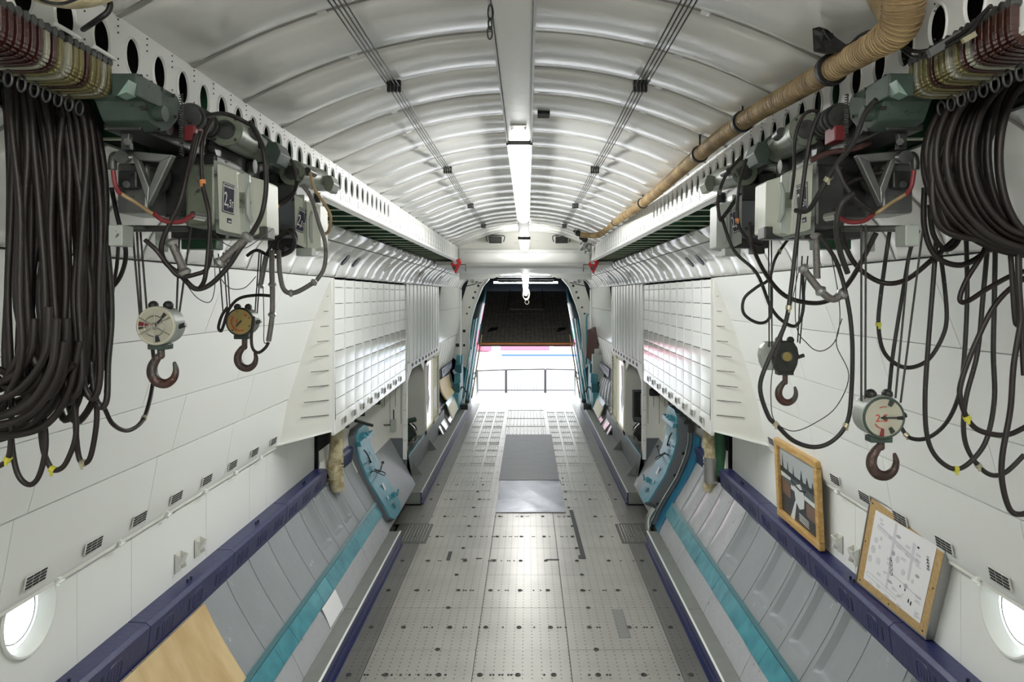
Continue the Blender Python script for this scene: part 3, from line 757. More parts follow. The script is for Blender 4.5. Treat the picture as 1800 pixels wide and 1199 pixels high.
# ceiling closures toward the tail
tl = snode('wall_tail', (XC, 23.4, 2))
tl['label'] = 'white arched frame with round holes round the ramp opening'
for s in (-1, 1):
    inn = [(1.77, .2), (1.80, 1.2), (1.79, 2.3), (1.70, 2.9), (1.58, 3.3), (1.36, 3.85), (1.15, 4.1)]
    out = [(2.35, 1.5), (2.36, 1.65), (2.30, 2.2), (2.16, 2.8), (2.02, 3.4), (1.80, 4.1), (1.6, 4.35)]
    inn = inn[1:]; out = out[1:]
    for i in range(5):
        a, b2, c, d2 = inn[i], out[i], out[i + 1], inn[i + 1]
        MB().prism([(XC + s * q[0], 23.4, q[1]) for q in (a, b2, c, d2)], (0, .06, 0)).build('frame_plate', WSH, tl)
    for (h, z, r) in [(1.5, 3.88, .05), (1.60, 3.68, .045), (1.66, 3.5, .05), (1.78, 3.2, .04), (1.95, 2.45, .06), (2.16, 2.0, .07), (1.95, 2.0, .05), (1.68, 4.0, .04), (1.86, 3.0, .04)]:
        MB().torus((XC + s * h, 23.39, z), (0, 1, 0), r, .012, 14, 6).build('hole_rim', WSH, tl, smooth=50)
        MB().cyl((XC + s * h, 23.385, z), (XC + s * h, 23.41, z), r * .85).build('round_hole', IRD, tl)
    # flanges
    mb = MB(); mb.tube([(XC + s * q[0], 23.36, q[1]) for q in inn], .025, 6); mb.build('frame_lip', W, tl)
    MB().cyl((XC + s * 2.0, 22.6, 1.0), (XC + s * 1.98, 22.6, 3.75), .022).build('white_pole', W, tl)
    # tail tunnel cheeks, dark teal then nearly black
    MB().prism([(XC + s * 1.86, 23.5, 1.75), (XC + s * 1.86, 27.0, 1.8), (XC + s * 1.86, 34, 3.4), (XC + s * 1.86, 34, 4.6), (XC + s * 1.86, 23.5, 4.6)], (s * .05, 0, 0)).build('tunnel_cheek', TD, tl)
    MB().prism([(XC + s * 1.80, 23.5, .0), (XC + s * 1.80, 24.3, .0), (XC + s * 1.80, 26.8, 1.8), (XC + s * 1.80, 23.5, 1.8)], (s * .05, 0, 0)).build('side_curtain', TD, tl)
MB().box((XC - 2.2, 19.1, 4.62), (XC + 2.2, 34.2, 4.7)).build('tunnel_roof', DKB, tl)
MB().box((XC - 2, 34, 3.2), (XC + 2, 34.1, 4.7)).build('tunnel_end', DKB, tl)
# back wall of the forward cabin and sealing pieces behind the camera
wb_ = snode('wall_near', (XC, -1.6, 2))
MB().box((XC - 2.8, -1.7, -.1), (XC + 2.8, -1.6, 5.0)).build('cabin_bulkhead', W, wb_)
MB().box((XC - 1.3, -1.6, 4.8), (XC + 1.3, .6, 4.85)).build('cabin_ceiling', W, wb_)
for s in (-1, 1):
    MB().box((XC + s * 1.25, -1.6, 4.1), (XC + s * 2.8, .9, 4.85)).build('cabin_shoulder', W, wb_)
    MB().box((XC + s * 2.66, -1.6, -.1), (XC + s * 2.7, 2.7, 4.2)).build('cabin_side', W, wb_)
    MB().box((XC + s * 1.8, 1, -.1), (XC + s * 2.7, 3.4, .2)).build('cabin_edge', G2, wb_)
MB().box((XC - 2.7, -1.6, -.1), (XC + 2.7, 4.6, -.02)).build('cabin_floor', FLE, wb_)
# ================================================================== WALL FIXTURES
# portholes
for s in (-1, 1):
    Xw = XC + s * 2.60; Y, Z = 3.93, 1.90
    wd = snode('window_1' if s < 0 else 'window_2', (Xw, Y, Z)); wd['label'] = 'round porthole in the white lower wall on the %s' % SIDE[s]
    mb = MB(); ra = [(-.008, .225), (-.016, .215), (-.014, .205), (.02, .192), (.075, .185)]
    n = 36; rings = []
    for dx, r in ra: rings.append([Vector((Xw + s * dx, Y + r * cos(2 * pi * k / n), Z + r * sin(2 * pi * k / n))) for k in range(n)])
    vs = [p for R in rings for p in R]; fs = []
    for i in range(len(rings) - 1):
        for k in range(n):
            q = (k + 1) % n; f = (i * n + k, i * n + q, (i + 1) * n + q, (i + 1) * n + k); fs.append(f if s > 0 else f[::-1])
    mb.add(vs, fs); mb.build('porthole_frame', W2, wd, smooth=50)
    MB().cyl((Xw + s * .070, Y, Z), (Xw + s * .074, Y, Z), .19, n=32).build('pane', GLS, wd)
    MB().torus((Xw + s * .066, Y, Z), (1, 0, 0), .150, .004, 32, 6).build('inner_ring', BXG, wd, smooth=50)
# vents, clamps
for s in (-1, 1):
    for k in range(9):
        Y = 3.85 + .515 * k
        if Y > 7.7: break
        v = thing('wall_vent', '%s louvred vent on the %s wall, number %d from the porthole end, above the white rail' % ('small', SIDE[s], k + 1), 'vent', (XC + s * 2.51, Y, 2.08))
        v['label'] = 'slotted air vent low on the %s upper wall, %s counted away from the porthole' % (SIDE[s], ['first', 'second', 'third', 'fourth', 'fifth', 'sixth', 'seventh', 'eighth', 'ninth'][k])
        v['group'] = 'slotted vents along the %s wall' % SIDE[s]
        nx = Vector((s * .97, 0, .22)) * -1; up = Vector((-s * .2, 0, 1)).normalized()
        c = Vector((XC + s * 2.515, Y, 2.125))
        MB().obox(c + nx * .006, (0, .085, 0), up * .035, nx * .003).build('vent_plate', WSH, v)
        for q in range(4):
            for g in range(3):
                MB().obox(c + nx * .0105 + up * (-.026 + q * .017) + Vector((0, -.055 + g * .055, 0)), (0, .023, 0), up * .005, nx * .002).build('slot', INK, v)
    for k in range(7):
        Y = 4.1 + .62 * k
        mb = MB(); c = Vector((XC + s * 2.545, Y, 2.02)); mb.box(c + Vector((-.01, -.012, -.03)), c + Vector((.01, .012, .012))); mb.cyl(c + Vector((-s * .01, -.03, -.012)), c + Vector((-s * .01, .03, -.012)), .006, n=8)
        o = mb.build('rail_clamp', W, None, smooth=40); tag(o, 'small white clamp under the %s upper wall edge, %s counted from the porthole' % (SIDE[s], ORD[k]), 'clamp', 'clamps under the %s wall edge' % SIDE[s])
    # white rail (lower lip of the upper wall)
    o = MB().box((XC + s * 2.56, 2.7, 2.0), (XC + s * 2.60, 7.7, 2.035)).build('white_lip', WSH); struct(o); o.name = 'trim_%d' % (9 if s < 0 else 10)
    # vents along the quilted wall's lower edge
    for k in range(9):
        Y = 8.3 + .51 * k
        v = thing('wall_vent', 'x', 'vent', (XC + s * 2.0, Y, 2.16)); v['group'] = 'small vents under the %s quilted wall' % SIDE[s]
        v['label'] = 'small slotted vent at the foot of the %s quilted wall, %s from the near end' % (SIDE[s], ['first', 'second', 'third', 'fourth', 'fifth', 'sixth', 'seventh', 'eighth', 'ninth'][k])
        X = XC + s * (2.02 + (Y - 8) / 5.2 * .08 - .004)
        MB().box((X - .002, Y, 2.14), (X + .002, Y + .17, 2.22)).build('vent_plate', WSH, v)
        for q in range(4): MB().box((X - s * .001, Y + .02, 2.15 + q * .018), (X - s * .006, Y + .15, 2.158 + q * .018)).build('slot', INK, v)

# brackets (two pairs)
def seat_bracket(name, s, Y, label):
    c = Vector((XC + s * 2.60, Y, 1.50)); t = thing(name, label, 'bracket', c)
    mb = MB(); mb.box(c + Vector((-s * .004, -.05, .0)), c + Vector((0, .05, .15))); mb.build('back_plate', WSH, t)
    for dy in (-.05, .045):
        MB().prism([c + Vector((0, dy, .0)), c + Vector((-s * .05, dy, .03)), c + Vector((-s * .035, dy, .075)), c + Vector((-s * .06, dy, .125)), c + Vector((0, dy, .15))], (0, .006, 0)).build('cheek', WSH, t)
    MB().obox(c + Vector((-s * .045, 0, .09)), (0, .05, 0), (-s * .012, 0, .035), (.002, 0, .001)).build('lip', WSH, t)
for s, ys in ((-1, (5.6, 5.93)), (1, (5.72, 6.02))):
    for i, Y in enumerate(ys):
        seat_bracket('wall_bracket', s, Y, 'small white folded bracket on the %s lower wall, the %s of the pair' % (SIDE[s], ('nearer', 'farther')[i]))

# navy box beams in segments
for s in (-1, 1):
    for i, (a, b2) in enumerate([(3.3, 4.9), (4.9, 6.3), (6.3, 7.7), (7.7, 9.25), (9.75, 10.62)]):
        if s > 0 and i == 0: a = 3.3
        t = thing('box_beam', 'navy box beam section on the %s side wall, %s' % (SIDE[s], ['nearest the camera', 'second from the camera', 'third from the camera', 'fourth, ending at the lagged pipe', 'short piece beyond the lagged pipe'][i]), 'beam', (XC + s * 2.5, a, 1.2), 'navy box beam along the %s wall' % SIDE[s])
        top = [(2.47, 1.205), (2.445, 1.40), (2.475, 1.425), (2.60, 1.43), (2.60, 1.20)]
        bodyo = MB().prism([(XC + s * h, a + .003, z) for h, z in top], (0, b2 - a - .006, 0)).build('beam_body', BL, t, bevel=.004)
        y = a + .12
        while y < b2 - .3:
            d = Vector((XC + s * 2.462, y, 1.30)); nrm = Vector((-s * .99, 0, -.12)); up = Vector((-s * .12, 0, .99))
            MB().obox(d + nrm * .004, (0, .012, 0), up * .045, nrm * .003).build('keyhole_slot', BLD, bodyo)
            mb = MB()
            mb.tube(crom([d + Vector((0, .07, 0)) + up * -.055 + nrm * .004, d + Vector((0, .07, 0)) + up * .05 + nrm * .004, d + Vector((0, .2, 0)) + up * .05 + nrm * .004, d + Vector((0, .2, 0)) + up * -.055 + nrm * .004], 4), .004, 6)
            for q in range(3): mb.obox(d + Vector((0, .1 + q * .035, 0)) + nrm * .003 - up * .005, (0, .006, 0), up * .04, nrm * .003)
            mb.build('pressed_tread', BL, bodyo, smooth=40)
            y += .47
        for q in (0, 1):
            c = Vector((XC + s * 2.51, (a + b2) / 2 - .03 + q * .06, 1.43)); MB().cyl(c, c + Vector((0, 0, .028)), .010, n=8).build('stud', BLD, t)

# plywood sheet at the lower left
mb = MB(); swept(mb, [(lowp(z), z) for z in (.62, .75, .9, 1.05, 1.2)], 3.9, 5.72, .012, -1, inset=.03)
tag(mb.build('plywood_sheet', PLY, smooth=40), 'curved plywood sheet over the grey panels below the navy beam, left foreground', 'plywood')
# white paper on the skirt
mb = MB(); swept(mb, [(1.95, .235), (1.985, .32), (2.035, .425)], 7.45, 7.95, .003, -1, inset=.02)
tag(mb.build('paper_sheet', PAP, smooth=40), 'blank pale sheet stuck on the silver skirt under the teal strip, left', 'sheet')
# floor sheets, tape
tag(MB().box((-.55, 14.3, .012), (.62, 18.95, .018)).build('rubber_mat', MAT_), 'dark grey matt sheet on the floor behind the shiny steel sheet', 'mat')
mb = MB(); g = [[Vector((-.525 + 1.16 * i / 10, 12.2 + 2.08 * j / 14, .014 + .004 * sin(i * 1.3 + j * .8) * (0 < j < 14))) for i in range(11)] for j in range(15)]
mb.slab([r for r in g][::-1], [[p + Vector((0, 0, -.006)) for p in r] for r in g][::-1])
tag(mb.build('steel_sheet', FLS, smooth=60), 'shiny dented steel sheet on the floor in front of the dark mat', 'metal sheet')
tag(MB().prism([(.70, 12.35, .001), (.76, 12.35, .001), (.80, 10.15, .001), (.735, 10.15, .001)], (0, 0, .004)).build('tape_strip', TAPE), 'long dark tape strip on the floor right of the centre line', 'tape')
tag(MB().box((.70, 10.08, .001), (.80, 10.2, .006)).build('tape_piece', TAPE), 'small dark tape piece at the near end of the long strip', 'tape')
tag(MB().box((-1.10, 10.02, .001), (-1.05, 10.35, .006)).build('tape_piece', TAPE), 'small dark upright tape piece on the floor left of centre', 'tape')
for (x, y) in ((-.9, 10.05), (-.7, 10.08), (-.5, 10.03)):
    tag(MB().box((x, y, .001), (x + .08, y + .02, .004)).build('tape_scrap', TAPE), 'tiny dark tape scrap on the frame line left of centre', 'tape', 'tape scraps on the floor')
tag(MB().box((.25, 10.02, .001), (.43, 10.06, .004)).build('tape_piece', TAPE), 'short dark tape dash across the floor right of centre', 'tape')
mb = MB().box((1.0 - .04, 7.75, .001), (1.0 + .09, 8.45, .005)); t = mb.build('rivetted_patch', ALU); tag(t, 'small rivetted metal patch on the right of the floor', 'patch')
mb = MB()
for i in range(9):
    for j in (0, 1): mb.ball((.975 + j * .1, 7.79 + i * .078, .006), .006, 6)
o = mb.build('rivets', SIL, t); o['kind'] = 'stuff'

# ================================================================== HATCHES
def hull_h(z):
    pts = [(.2, 1.93), (.43, 2.04), (.59, 2.13), (.9, 2.32), (1.2, 2.44), (1.4, 2.49), (1.6, 2.5), (1.8, 2.5)]
    for (za, ha), (zb, hb) in zip(pts, pts[1:]):
        if z <= zb: return ha + (hb - ha) * (z - za) / (zb - za)
    return 2.5
def hatch(name, label, s, y0, y1, z0, z1, inset, shift=0.0, tilt=0.0):
    t = thing(name, label, 'hatch', (XC + s * 1.9, (y0 + y1) / 2, z0))
    nz = 20; N = 8
    def grid(ins, grow=0.0):
        rows = []
        for j in range(N + 1):
            u = j / N; row = []
            for i in range(nz + 1):
                v = i / nz; z = z0 + (z1 - z0) * v
                rnd = 1.0
                e = min(v, 1 - v) * (z1 - z0); rr = .13
                if e < rr: rnd = 1 - .42 * (1 - math.sqrt(max(0, 1 - ((rr - e) / rr) ** 2)))
                yc = (y0 + y1) / 2; hw = ((y1 - y0) / 2 + grow) * rnd
                y = yc - hw + 2 * hw * u + tilt * (z - z0)
                za, zb = max(z - .05, .2), z + .05
                dx, dz = hull_h(zb) - hull_h(za), zb - za; l = math.hypot(dx, dz); nx, nz_ = -dz / l, dx / l
                row.append(Vector((XC + s * (hull_h(z) + nx * ins - shift), y, z + nz_ * ins)))
            rows.append(row)
        return rows
    def mk(a, b2):
        mb = MB()
        if s > 0: mb.slab([r[::-1] for r in a], [r[::-1] for r in b2])
        else: mb.slab(a, b2)
        return mb
    mk(grid(inset), grid(inset - .05)).build('leaf', TL, t, smooth=40)
    mk(grid(inset - .02, .03), grid(inset - .16, .03)).build('rubber_rim', G3, t, smooth=40)
    G = grid(inset + .004)
    def at(u, v, o=0): 
        a = G[int(round(u * N))][int(round(v * nz))]; return a + Vector((-s * o, 0, o * .4))
    # grab handle
    mb = MB(); a, b2, c, d = at(.25, .5), at(.75, .5), at(.75, .4), at(.25, .4)
    mb.tube(crom([at(.25, .52, .0), at(.25, .5, .06), at(.5, .42, .09), at(.8, .42, .06), at(.8, .46, 0)], 5), .009, 8); mb.build('grab_handle', IRN, t, smooth=50)
    mb = MB(); mb.tube([at(.5, .5, .01), at(.55, .47, .07), at(.9, .5, .08)], .012, 8); mb.ball(at(.9, .5, .08), .025); mb.build('latch', IRN, t, smooth=50)
    # catch near the foot
    mb = MB(); mb.box(at(.8, .15) - Vector((.03, .05, .0)), at(.8, .15) + Vector((.03, .05, .06))); mb.cyl(at(.8, .15, .05), at(.8, .15, .05) + Vector((0, .09, .07)), .014); mb.build('catch', TL, t, bevel=.006)
    mb = MB(); mb.obox(at(.5, .1, .01), (0, .05, 0), (s * .02, 0, .03), (.006, 0, .004)); mb.build('foot_pad', TD, t)
    # cross bracket at the top
    q = at(.5, .86, .03); mb = MB(); mb.obox(q, (0, (y1 - y0) * .55, 0), (s * .01, 0, .035), (.03, 0, 0)); mb.build('top_bracket', TL, t, bevel=.006)
    for dy in (-.1, .1): MB().cyl(q + Vector((-s * .02, dy, .06)), q + Vector((s * .03, dy, .03)), .035, n=12).build('lug', TE, t, smooth=40)
    # notices
    for (u, v, w_, h_) in ((.5, .62, .07, .045), (.78, .65, .025, .018), (.5, .30, .07, .05), (.38, .22, .035, .025)):
        c = at(u, v, .006); MB().obox(c, (0, w_ * .7, 0), (s * h_ * .42, 0, h_), (-s * .002, 0, .001)).build('notice', PAP, t)
    mb = MB(); mb.tube(crom([at(.3, .75, .02), at(.2, .72, .05), at(.25, .62, .06), at(.4, .58, .02)], 5), .012, 6); mb.build('hose', IRD, t, smooth=60)
    return t
hatch('side_hatch', 'teal curved hatch against the left side wall beyond the navy beam', -1, 10.72, 11.55, .26, 1.62, .07)
hatch('side_hatch', 'pale teal curved hatch leaf hung open on the right, thick grey rim', 1, 11.0, 11.8, .42, 1.86, .06, shift=.17)
# right opening: grey channel and deep blue reveal
fr_ = snode('door_3', (XC + 2.2, 10.6, .2)); fr_['label'] = 'curved hatch opening with a blue reveal and grey channel on the right'
HP = [(hull_h(z), z) for z in [.2 + .085 * i for i in range(17)]]
mb = MB(); swept(mb, HP, 10.25 + .3, 10.85, .03, 1, inset=.015); mb.build('blue_reveal', TB, fr_, smooth=60)
mb = MB(); swept(mb, HP, 10.88, 11.18, .05, 1, inset=.07); mb.build('grey_channel', G3, fr_, smooth=60)
mb = MB(); mb.tube([p + Vector((0, 0, 0)) for p in prof_grid(HP, [10.87], 1, .08)[0]], .014, 6); mb.build('channel_edge', SIL, fr_, smooth=60)
for i in (3, 8, 12):
    mb = MB(); q = prof_grid(HP, [11.0], 1, .08)[0][i]; mb.box(q - Vector((.02, .03, .02)), q + Vector((.02, .03, .02))); mb.build('fastener', IRD, fr_)
mb = MB(); mb.tube(crom([(XC + 1.93, 10.9, .45), (XC + 1.84, 10.9, .3), (XC + 1.84, 10.86, .12), (XC + 1.92, 10.84, .04)], 6), .05, 10); mb.build('rubber_foot', SIL, fr_, smooth=60)
# hatch rails on the white wall
for s in (-1, 1):
    t = thing('hatch_rail', 'pair of thin steel rails above the teal hatch on the %s wall' % SIDE[s], 'rail', (XC + s * 2.5, 11.2, 1.85))
    for dz in (0, .08):
        MB().cyl((XC + s * 2.47, 10.2, 1.78 + dz), (XC + s * 2.49, 12.6, 1.80 + dz), .012).build('rod', IRN, t, smooth=40)
    for y in (10.3, 11.3, 12.5): MB().box((XC + s * 2.44, y, 1.74), (XC + s * 2.53, y + .06, 1.92)).build('rail_bracket', IRN, t, bevel=.004)
    MB().cyl((XC + s * 2.46, 10.8, 1.76), (XC + s * 2.3, 11.2, 1.62), .025).build('hanger_arm', IRN, t, smooth=40)
    # lagged pipes in the gap of the navy beam
    Y = 9.5
    t = thing('lagged_pipe', ('cream wrapped pipe in the gap of the left navy beam' if s < 0 else 'cream wrapped pipe in the gap of the right navy beam'), 'pipe', (XC + s * 2.4, Y, 1.1))
    MB().tube(crom([(XC + s * 2.40, Y, 2.1), (XC + s * 2.40, Y + .0, 1.7), (XC + s * 2.42, Y - .02, 1.35), (XC + s * 2.38, Y + .02, 1.08)], 6), [.085] * 18 + [.07], 14).build('wrapping', DU2, t, smooth=60)
    mb = MB()
    for q in range(26): mb.torus((XC + s * 2.41 + random.uniform(-.01, .01), Y + random.uniform(-.01, .01), 1.22 + q * .012), (random.uniform(-.4, .4), random.uniform(-.4, .4), 1), .085 + random.uniform(0, .015), .006, 14, 5)
    o = mb.build('string_binding', DU2 if s < 0 else CRM, t, smooth=60)
    if s > 0:
        MB().cyl((XC + 2.53, 9.42, 1.3), (XC + 2.53, 9.42, 2.1), .09).build('green_pipe', mat('green_pipe_paint', (30, 78, 50), .4, bump=.2), t, smooth=40)
        MB().cyl((XC + 2.40, 9.45, 1.2), (XC + 2.40, 9.45, 1.52), .092).build('metal_sleeve', ALU, t, smooth=40)
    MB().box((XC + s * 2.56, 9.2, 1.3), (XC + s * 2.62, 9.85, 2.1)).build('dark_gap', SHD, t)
# junction box on the left bulkhead face, black socket on the right
t = thing('switch_box', 'small grey switch box with a conduit on the left bay bulkhead', 'switch', (XC - 2.3, 13.15, 1.18))
MB().box((XC - 2.38, 13.13, 1.16), (XC - 2.29, 13.2, 1.38)).build('box', BXG, t, bevel=.008)
MB().cyl((XC - 2.33, 13.17, 1.38), (XC - 2.33, 13.17, 1.55), .01).build('conduit', IRN, t); MB().box((XC - 2.6, 13.17, 1.27), (XC - 2.38, 13.19, 1.285)).build('arm', IRD, t)
t = thing('socket_box', 'black twin socket box on the right bay bulkhead', 'socket', (XC + 2.32, 13.15, 1.8))
MB().box((XC + 2.22, 13.12, 1.80), (XC + 2.41, 13.2, 1.93)).build('box', BLK, t, bevel=.02)
for q in (0, 1): MB().cyl((XC + 2.27 + q * .09, 13.11, 1.865), (XC + 2.27 + q * .09, 13.125, 1.865), .025).build('socket', IRD, t)
# machines in the side rooms
for s in (-1, 1):
    c = Vector((XC + s * 2.42, 14.6, .66))
    t = thing('winch', ('dark green winch motor in the left side room' if s < 0 else 'grey electric winch in the right side room'), 'winch', c)
    m1 = GRN if s < 0 else IRN
    MB().box(c + Vector((-.16, -.2, 0)), c + Vector((.16, .3, .05))).build('base', IRD, t, bevel=.005)
    MB().cyl(c + Vector((-s * .1, -.1, .22)), c + Vector((-s * .1, .28, .22)), .15, n=20).build('drum', m1, t, smooth=40, bevel=.01)
    MB().cyl(c + Vector((-s * .1, -.16, .22)), c + Vector((-s * .1, -.1, .22)), .09, n=14).build('gear_cover', m1, t, smooth=40)
    MB().cyl(c + Vector((-s * .02, -.1, .43)), c + Vector((-s * .24, .1, .46)), .05, n=14).build('motor', m1, t, smooth=40)
    mb = MB(); 
    for q in range(3): mb.tube(crom([c + Vector((-s * .18, -.18 + .05 * q, .42)), c + Vector((-s * .3, -.2, .3 - .03 * q)), c + Vector((-s * .26, -.1, .08)), c + Vector((-s * .12, -.2, .05))], 5), .012, 6)
    mb.build('hoses', SIL, t, smooth=50)
    mb = MB()
    for q in range(6): mb.torus(c + Vector((-s * .1, -.05 + q * .055, .22)), (0, 1, 0), .152, .008, 20, 5)
    mb.build('windings', IRD if s > 0 else BLK, t, smooth=50)
t = thing('wall_cabinet', 'dark open cabinet with a gauge tube on the right room end wall', 'cabinet', (XC + 2.4, 15.4, 1.0))
MB().box((XC + 2.24, 15.38, 1.02), (XC + 2.62, 15.44, 1.62)).build('box', G3, t); MB().box((XC + 2.27, 15.365, 1.06), (XC + 2.6, 15.385, 1.58)).build('recess', IRD, t)
MB().cyl((XC + 2.42, 15.33, 1.1), (XC + 2.42, 15.33, 1.55), .03).build('gauge_tube', ALU, t, smooth=40)

# ================================================================== PICTURES
def quad(mb, o, u, v, x0, y0, x1, y1, n, d, e=.002):
    p = [o + u * x0 + v * y0 + n * d, o + u * x1 + v * y0 + n * d, o + u * x1 + v * y1 + n * d, o + u * x0 + v * y1 + n * d]
    mb.prism(p, n * e)
# framed photograph: parallelogram axes u (along Y toward the camera), v up
o_ = Vector((2.50, 7.26, 1.447)); u_ = Vector((0.0, -1.06, 0)); v_ = Vector((-.035, .0, .755)); n_ = Vector((-1, 0, -.05)).normalized()
t = thing('framed_photograph', 'oak framed black and white photograph of an aircraft plant standing on the right navy beam', 'picture', o_ + u_ / 2)
for (a, b2, c, d) in [(0, 0, 1, .085), (0, .915, 1, 1), (0, .085, .065, .915), (.935, .085, 1, .915)]:
    mb = MB(); quad(mb, o_, u_, v_, a, b2, c, d, n_, 0, .05); mb.build('frame_rail', WOD, t, bevel=.008)
mb = MB(); quad(mb, o_, u_, v_, .06, .08, .94, .92, n_, .005, .01); prt = mb.build('print', PHM, t)
def ph(shapes, m, name, d):
    for poly in shapes:
        p = [o_ + u_ * (.065 + .87 * x) + v_ * (.085 + .83 * y) + n_ * d for x, y in poly]; MB().prism(p, n_ * .001).build(name, m, prt)
ph([[(0, .62), (1, .62), (1, 1), (0, 1)]], PHG, 'sky', .0155)
ph([[(0, .0), (1, 0), (1, .34), (0, .5)]], PHD, 'ground', .016)
ph([[(0, .7), (.5, .66), (1, .64), (1, .56), (.4, .6), (0, .62)]], PHD, 'skyline', .0165)
ph([[(.05, .66), (.08, .9), (.1, .66)], [(.2, .66), (.22, .82), (.25, .66)], [(.36, .66), (.38, .8), (.4, .66)], [(.55, .62), (.6, .82), (.64, .62)], [(.7, .62), (.74, .76), (.8, .62)], [(.84, .6), (.88, .74), (.93, .6)]], PHD, 'tree_shape', .017)
ph([[(.02, .55), (.3, .56), (.3, .6), (.02, .62)], [(.66, .42), (1, .4), (1, .46), (.66, .48)], [(.3, .5), (.62, .5), (.62, .42), (.3, .44)]], PHL, 'roof', .0175)
ph([[(.04, .3), (.28, .28), (.28, .5), (.04, .52)], [(.7, .2), (1, .18), (1, .38), (.7, .4)]], PHB, 'building', .0172)
ph([[(.38, .52), (.56, .6), (.66, .46), (.64, .28), (.52, .22), (.42, .3)]], PHL, 'airframe', .018)
ph([[(.3, .58), (.55, .52), (.7, .56), (.7, .53), (.55, .49), (.3, .54)]], PHD, 'wing', .0185)
ph([[(.25, .0), (.4, .3), (.44, .3), (.36, 0)]], PHL, 'track', .0172)
ph([[(.5, .06 + .03 * q), (.75, .04 + .03 * q), (.75, .05 + .03 * q), (.5, .075 + .03 * q)] for q in range(4)], PHL, 'caption_line', .018)
# drawing on fibreboard
o_ = Vector((2.50, 5.57, 1.447)); u_ = Vector((0.02, -.93, 0)); v_ = Vector((-.015, -.27, .70)); n_ = u_.cross(v_).normalized()
if n_.x > 0: n_ = -n_
t = thing('drawing_board', 'fibreboard panel with a pinned technical drawing leaning on the right wall', 'notice board', o_ + u_ / 2)
mb = MB(); quad(mb, o_, u_, v_, 0, 0, 1, 1, n_, 0, .02); mb.build('board', CRK, t)
for (a, b2, c, d) in [(-.012, -.015, 1.012, .0), (-.012, 1, 1.012, 1.015), (-.012, 0, 0, 1), (1, 0, 1.012, 1)]:
    mb = MB(); quad(mb, o_, u_, v_, a, b2, c, d, n_, -.03, .056); mb.build('metal_edging', ALU, t)
mb = MB(); quad(mb, o_, u_, v_, .1, .09, .91, .90, n_, .021, .002); ppr = mb.build('paper', PAP, t)
uu = u_.normalized()
for (txt, x, y, sz) in (('СССР', .45, .43, .045), ('56391', .86, .70, .038)):
    uy = -uu; ux = (v_ - uu * v_.dot(uu)).normalized()
    text_part(txt, sz, o_ + u_ * x + v_ * y + n_ * .025, ux, n_.cross(ux), 'lettering', INK, ppr, .0006)
def pm(name, m, polys, d=.0235):
    mb = MB()
    for poly in polys: mb.prism([o_ + u_ * (.1 + .81 * x) + v_ * (.09 + .81 * y) + n_ * d for x, y in poly], n_ * .0008)
    o = mb.build(name, m, ppr); return o
def el(cx_, cy_, a, b2, n=14): return [(cx_ + a * cos(2 * pi * k / n), cy_ + b2 * sin(2 * pi * k / n)) for k in range(n)]
def ln(x0, y0, x1, y1, w_=.004):
    dx, dy = x1 - x0, y1 - y0; l = math.hypot(dx, dy); a, b2 = -dy / l * w_ / 2, dx / l * w_ / 2
    return [(x0 + a, y0 + b2), (x1 + a, y1 + b2), (x1 - a, y1 - b2), (x0 - a, y0 - b2)]
for c in [(.1, .62, .03, .04), (.08, .48, .04, .055), (.05, .33, .035, .05), (.2, .37, .035, .05), (.18, .56, .022, .03), (.62, .45, .03, .04), (.5, .56, .03, .05), (.18, .68, .02, .03), (.78, .42, .02, .03)]:
    pm('section_drawing', INKL, [el(*c)])
pm('plan_wing', INKL, [[(.36, .98), (.4, .98), (.43, .1), (.40, .1)]])
pm('plan_tailplane', INKL, [[(.68, .88), (.72, .88), (.73, .4), (.70, .4)]])
pm('plan_fuselage', INKL, [ln(.08, .82, .82, .68, .03)], .0230)
pm('fuselage_outline', INKM, [ln(.05, .14, .60, .1, .004), ln(.05, .08, .60, .06, .004), ln(.05, .14, .04, .1), ln(.6, .1, .7, .2), ln(.08, .84, .8, .70, .004), ln(.08, .79, .8, .66, .004)])
pm('front_view', INKM, [ln(.45, .34, .95, .28, .005), el(.7, .31, .03, .03)])
pm('detail_drawing', INKM, [el(.45, .84, .04, .02), el(.42, .6, .03, .03), el(.45, .22, .045, .02), el(.83, .52, .03, .02)])
pm('detail_drawing', INK, [el(.62, .26, .008, .02), el(.70, .26, .008, .02), el(.78, .16, .01, .03), el(.82, .15, .01, .03), [(.75, .87), (.78, .87), (.78, .845), (.75, .845)]])
random.seed(3)
polys = []
for c in [(.1, .93), (.12, .88), (.3, .78), (.45, .73), (.58, .8), (.6, .7), (.75, .78), (.76, .72), (.78, .66), (.34, .5), (.35, .44), (.55, .62), (.32, .3), (.5, .18), (.22, .22), (.25, .06), (.1, .02), (.4, .02), (.62, .02), (.86, .3), (.87, .24), (.9, .1), (.9, .06), (.6, .14)]:
    for q in range(3): polys.append(ln(c[0], c[1] - q * .012, c[0] + random.uniform(.04, .09), c[1] - q * .012, .004))
o = pm('annotation_lines', INKM, polys); o['kind'] = 'stuff'
for (x, y) in ((.04, .95), (.5, .97), (.96, .95), (.03, .5), (.96, .5), (.05, .04), (.5, .03), (.95, .04)):
    c = o_ + u_ * x + v_ * y + n_ * .02; MB().cyl(c, c + n_ * .004, .006, n=8).build('pin', INK, t)

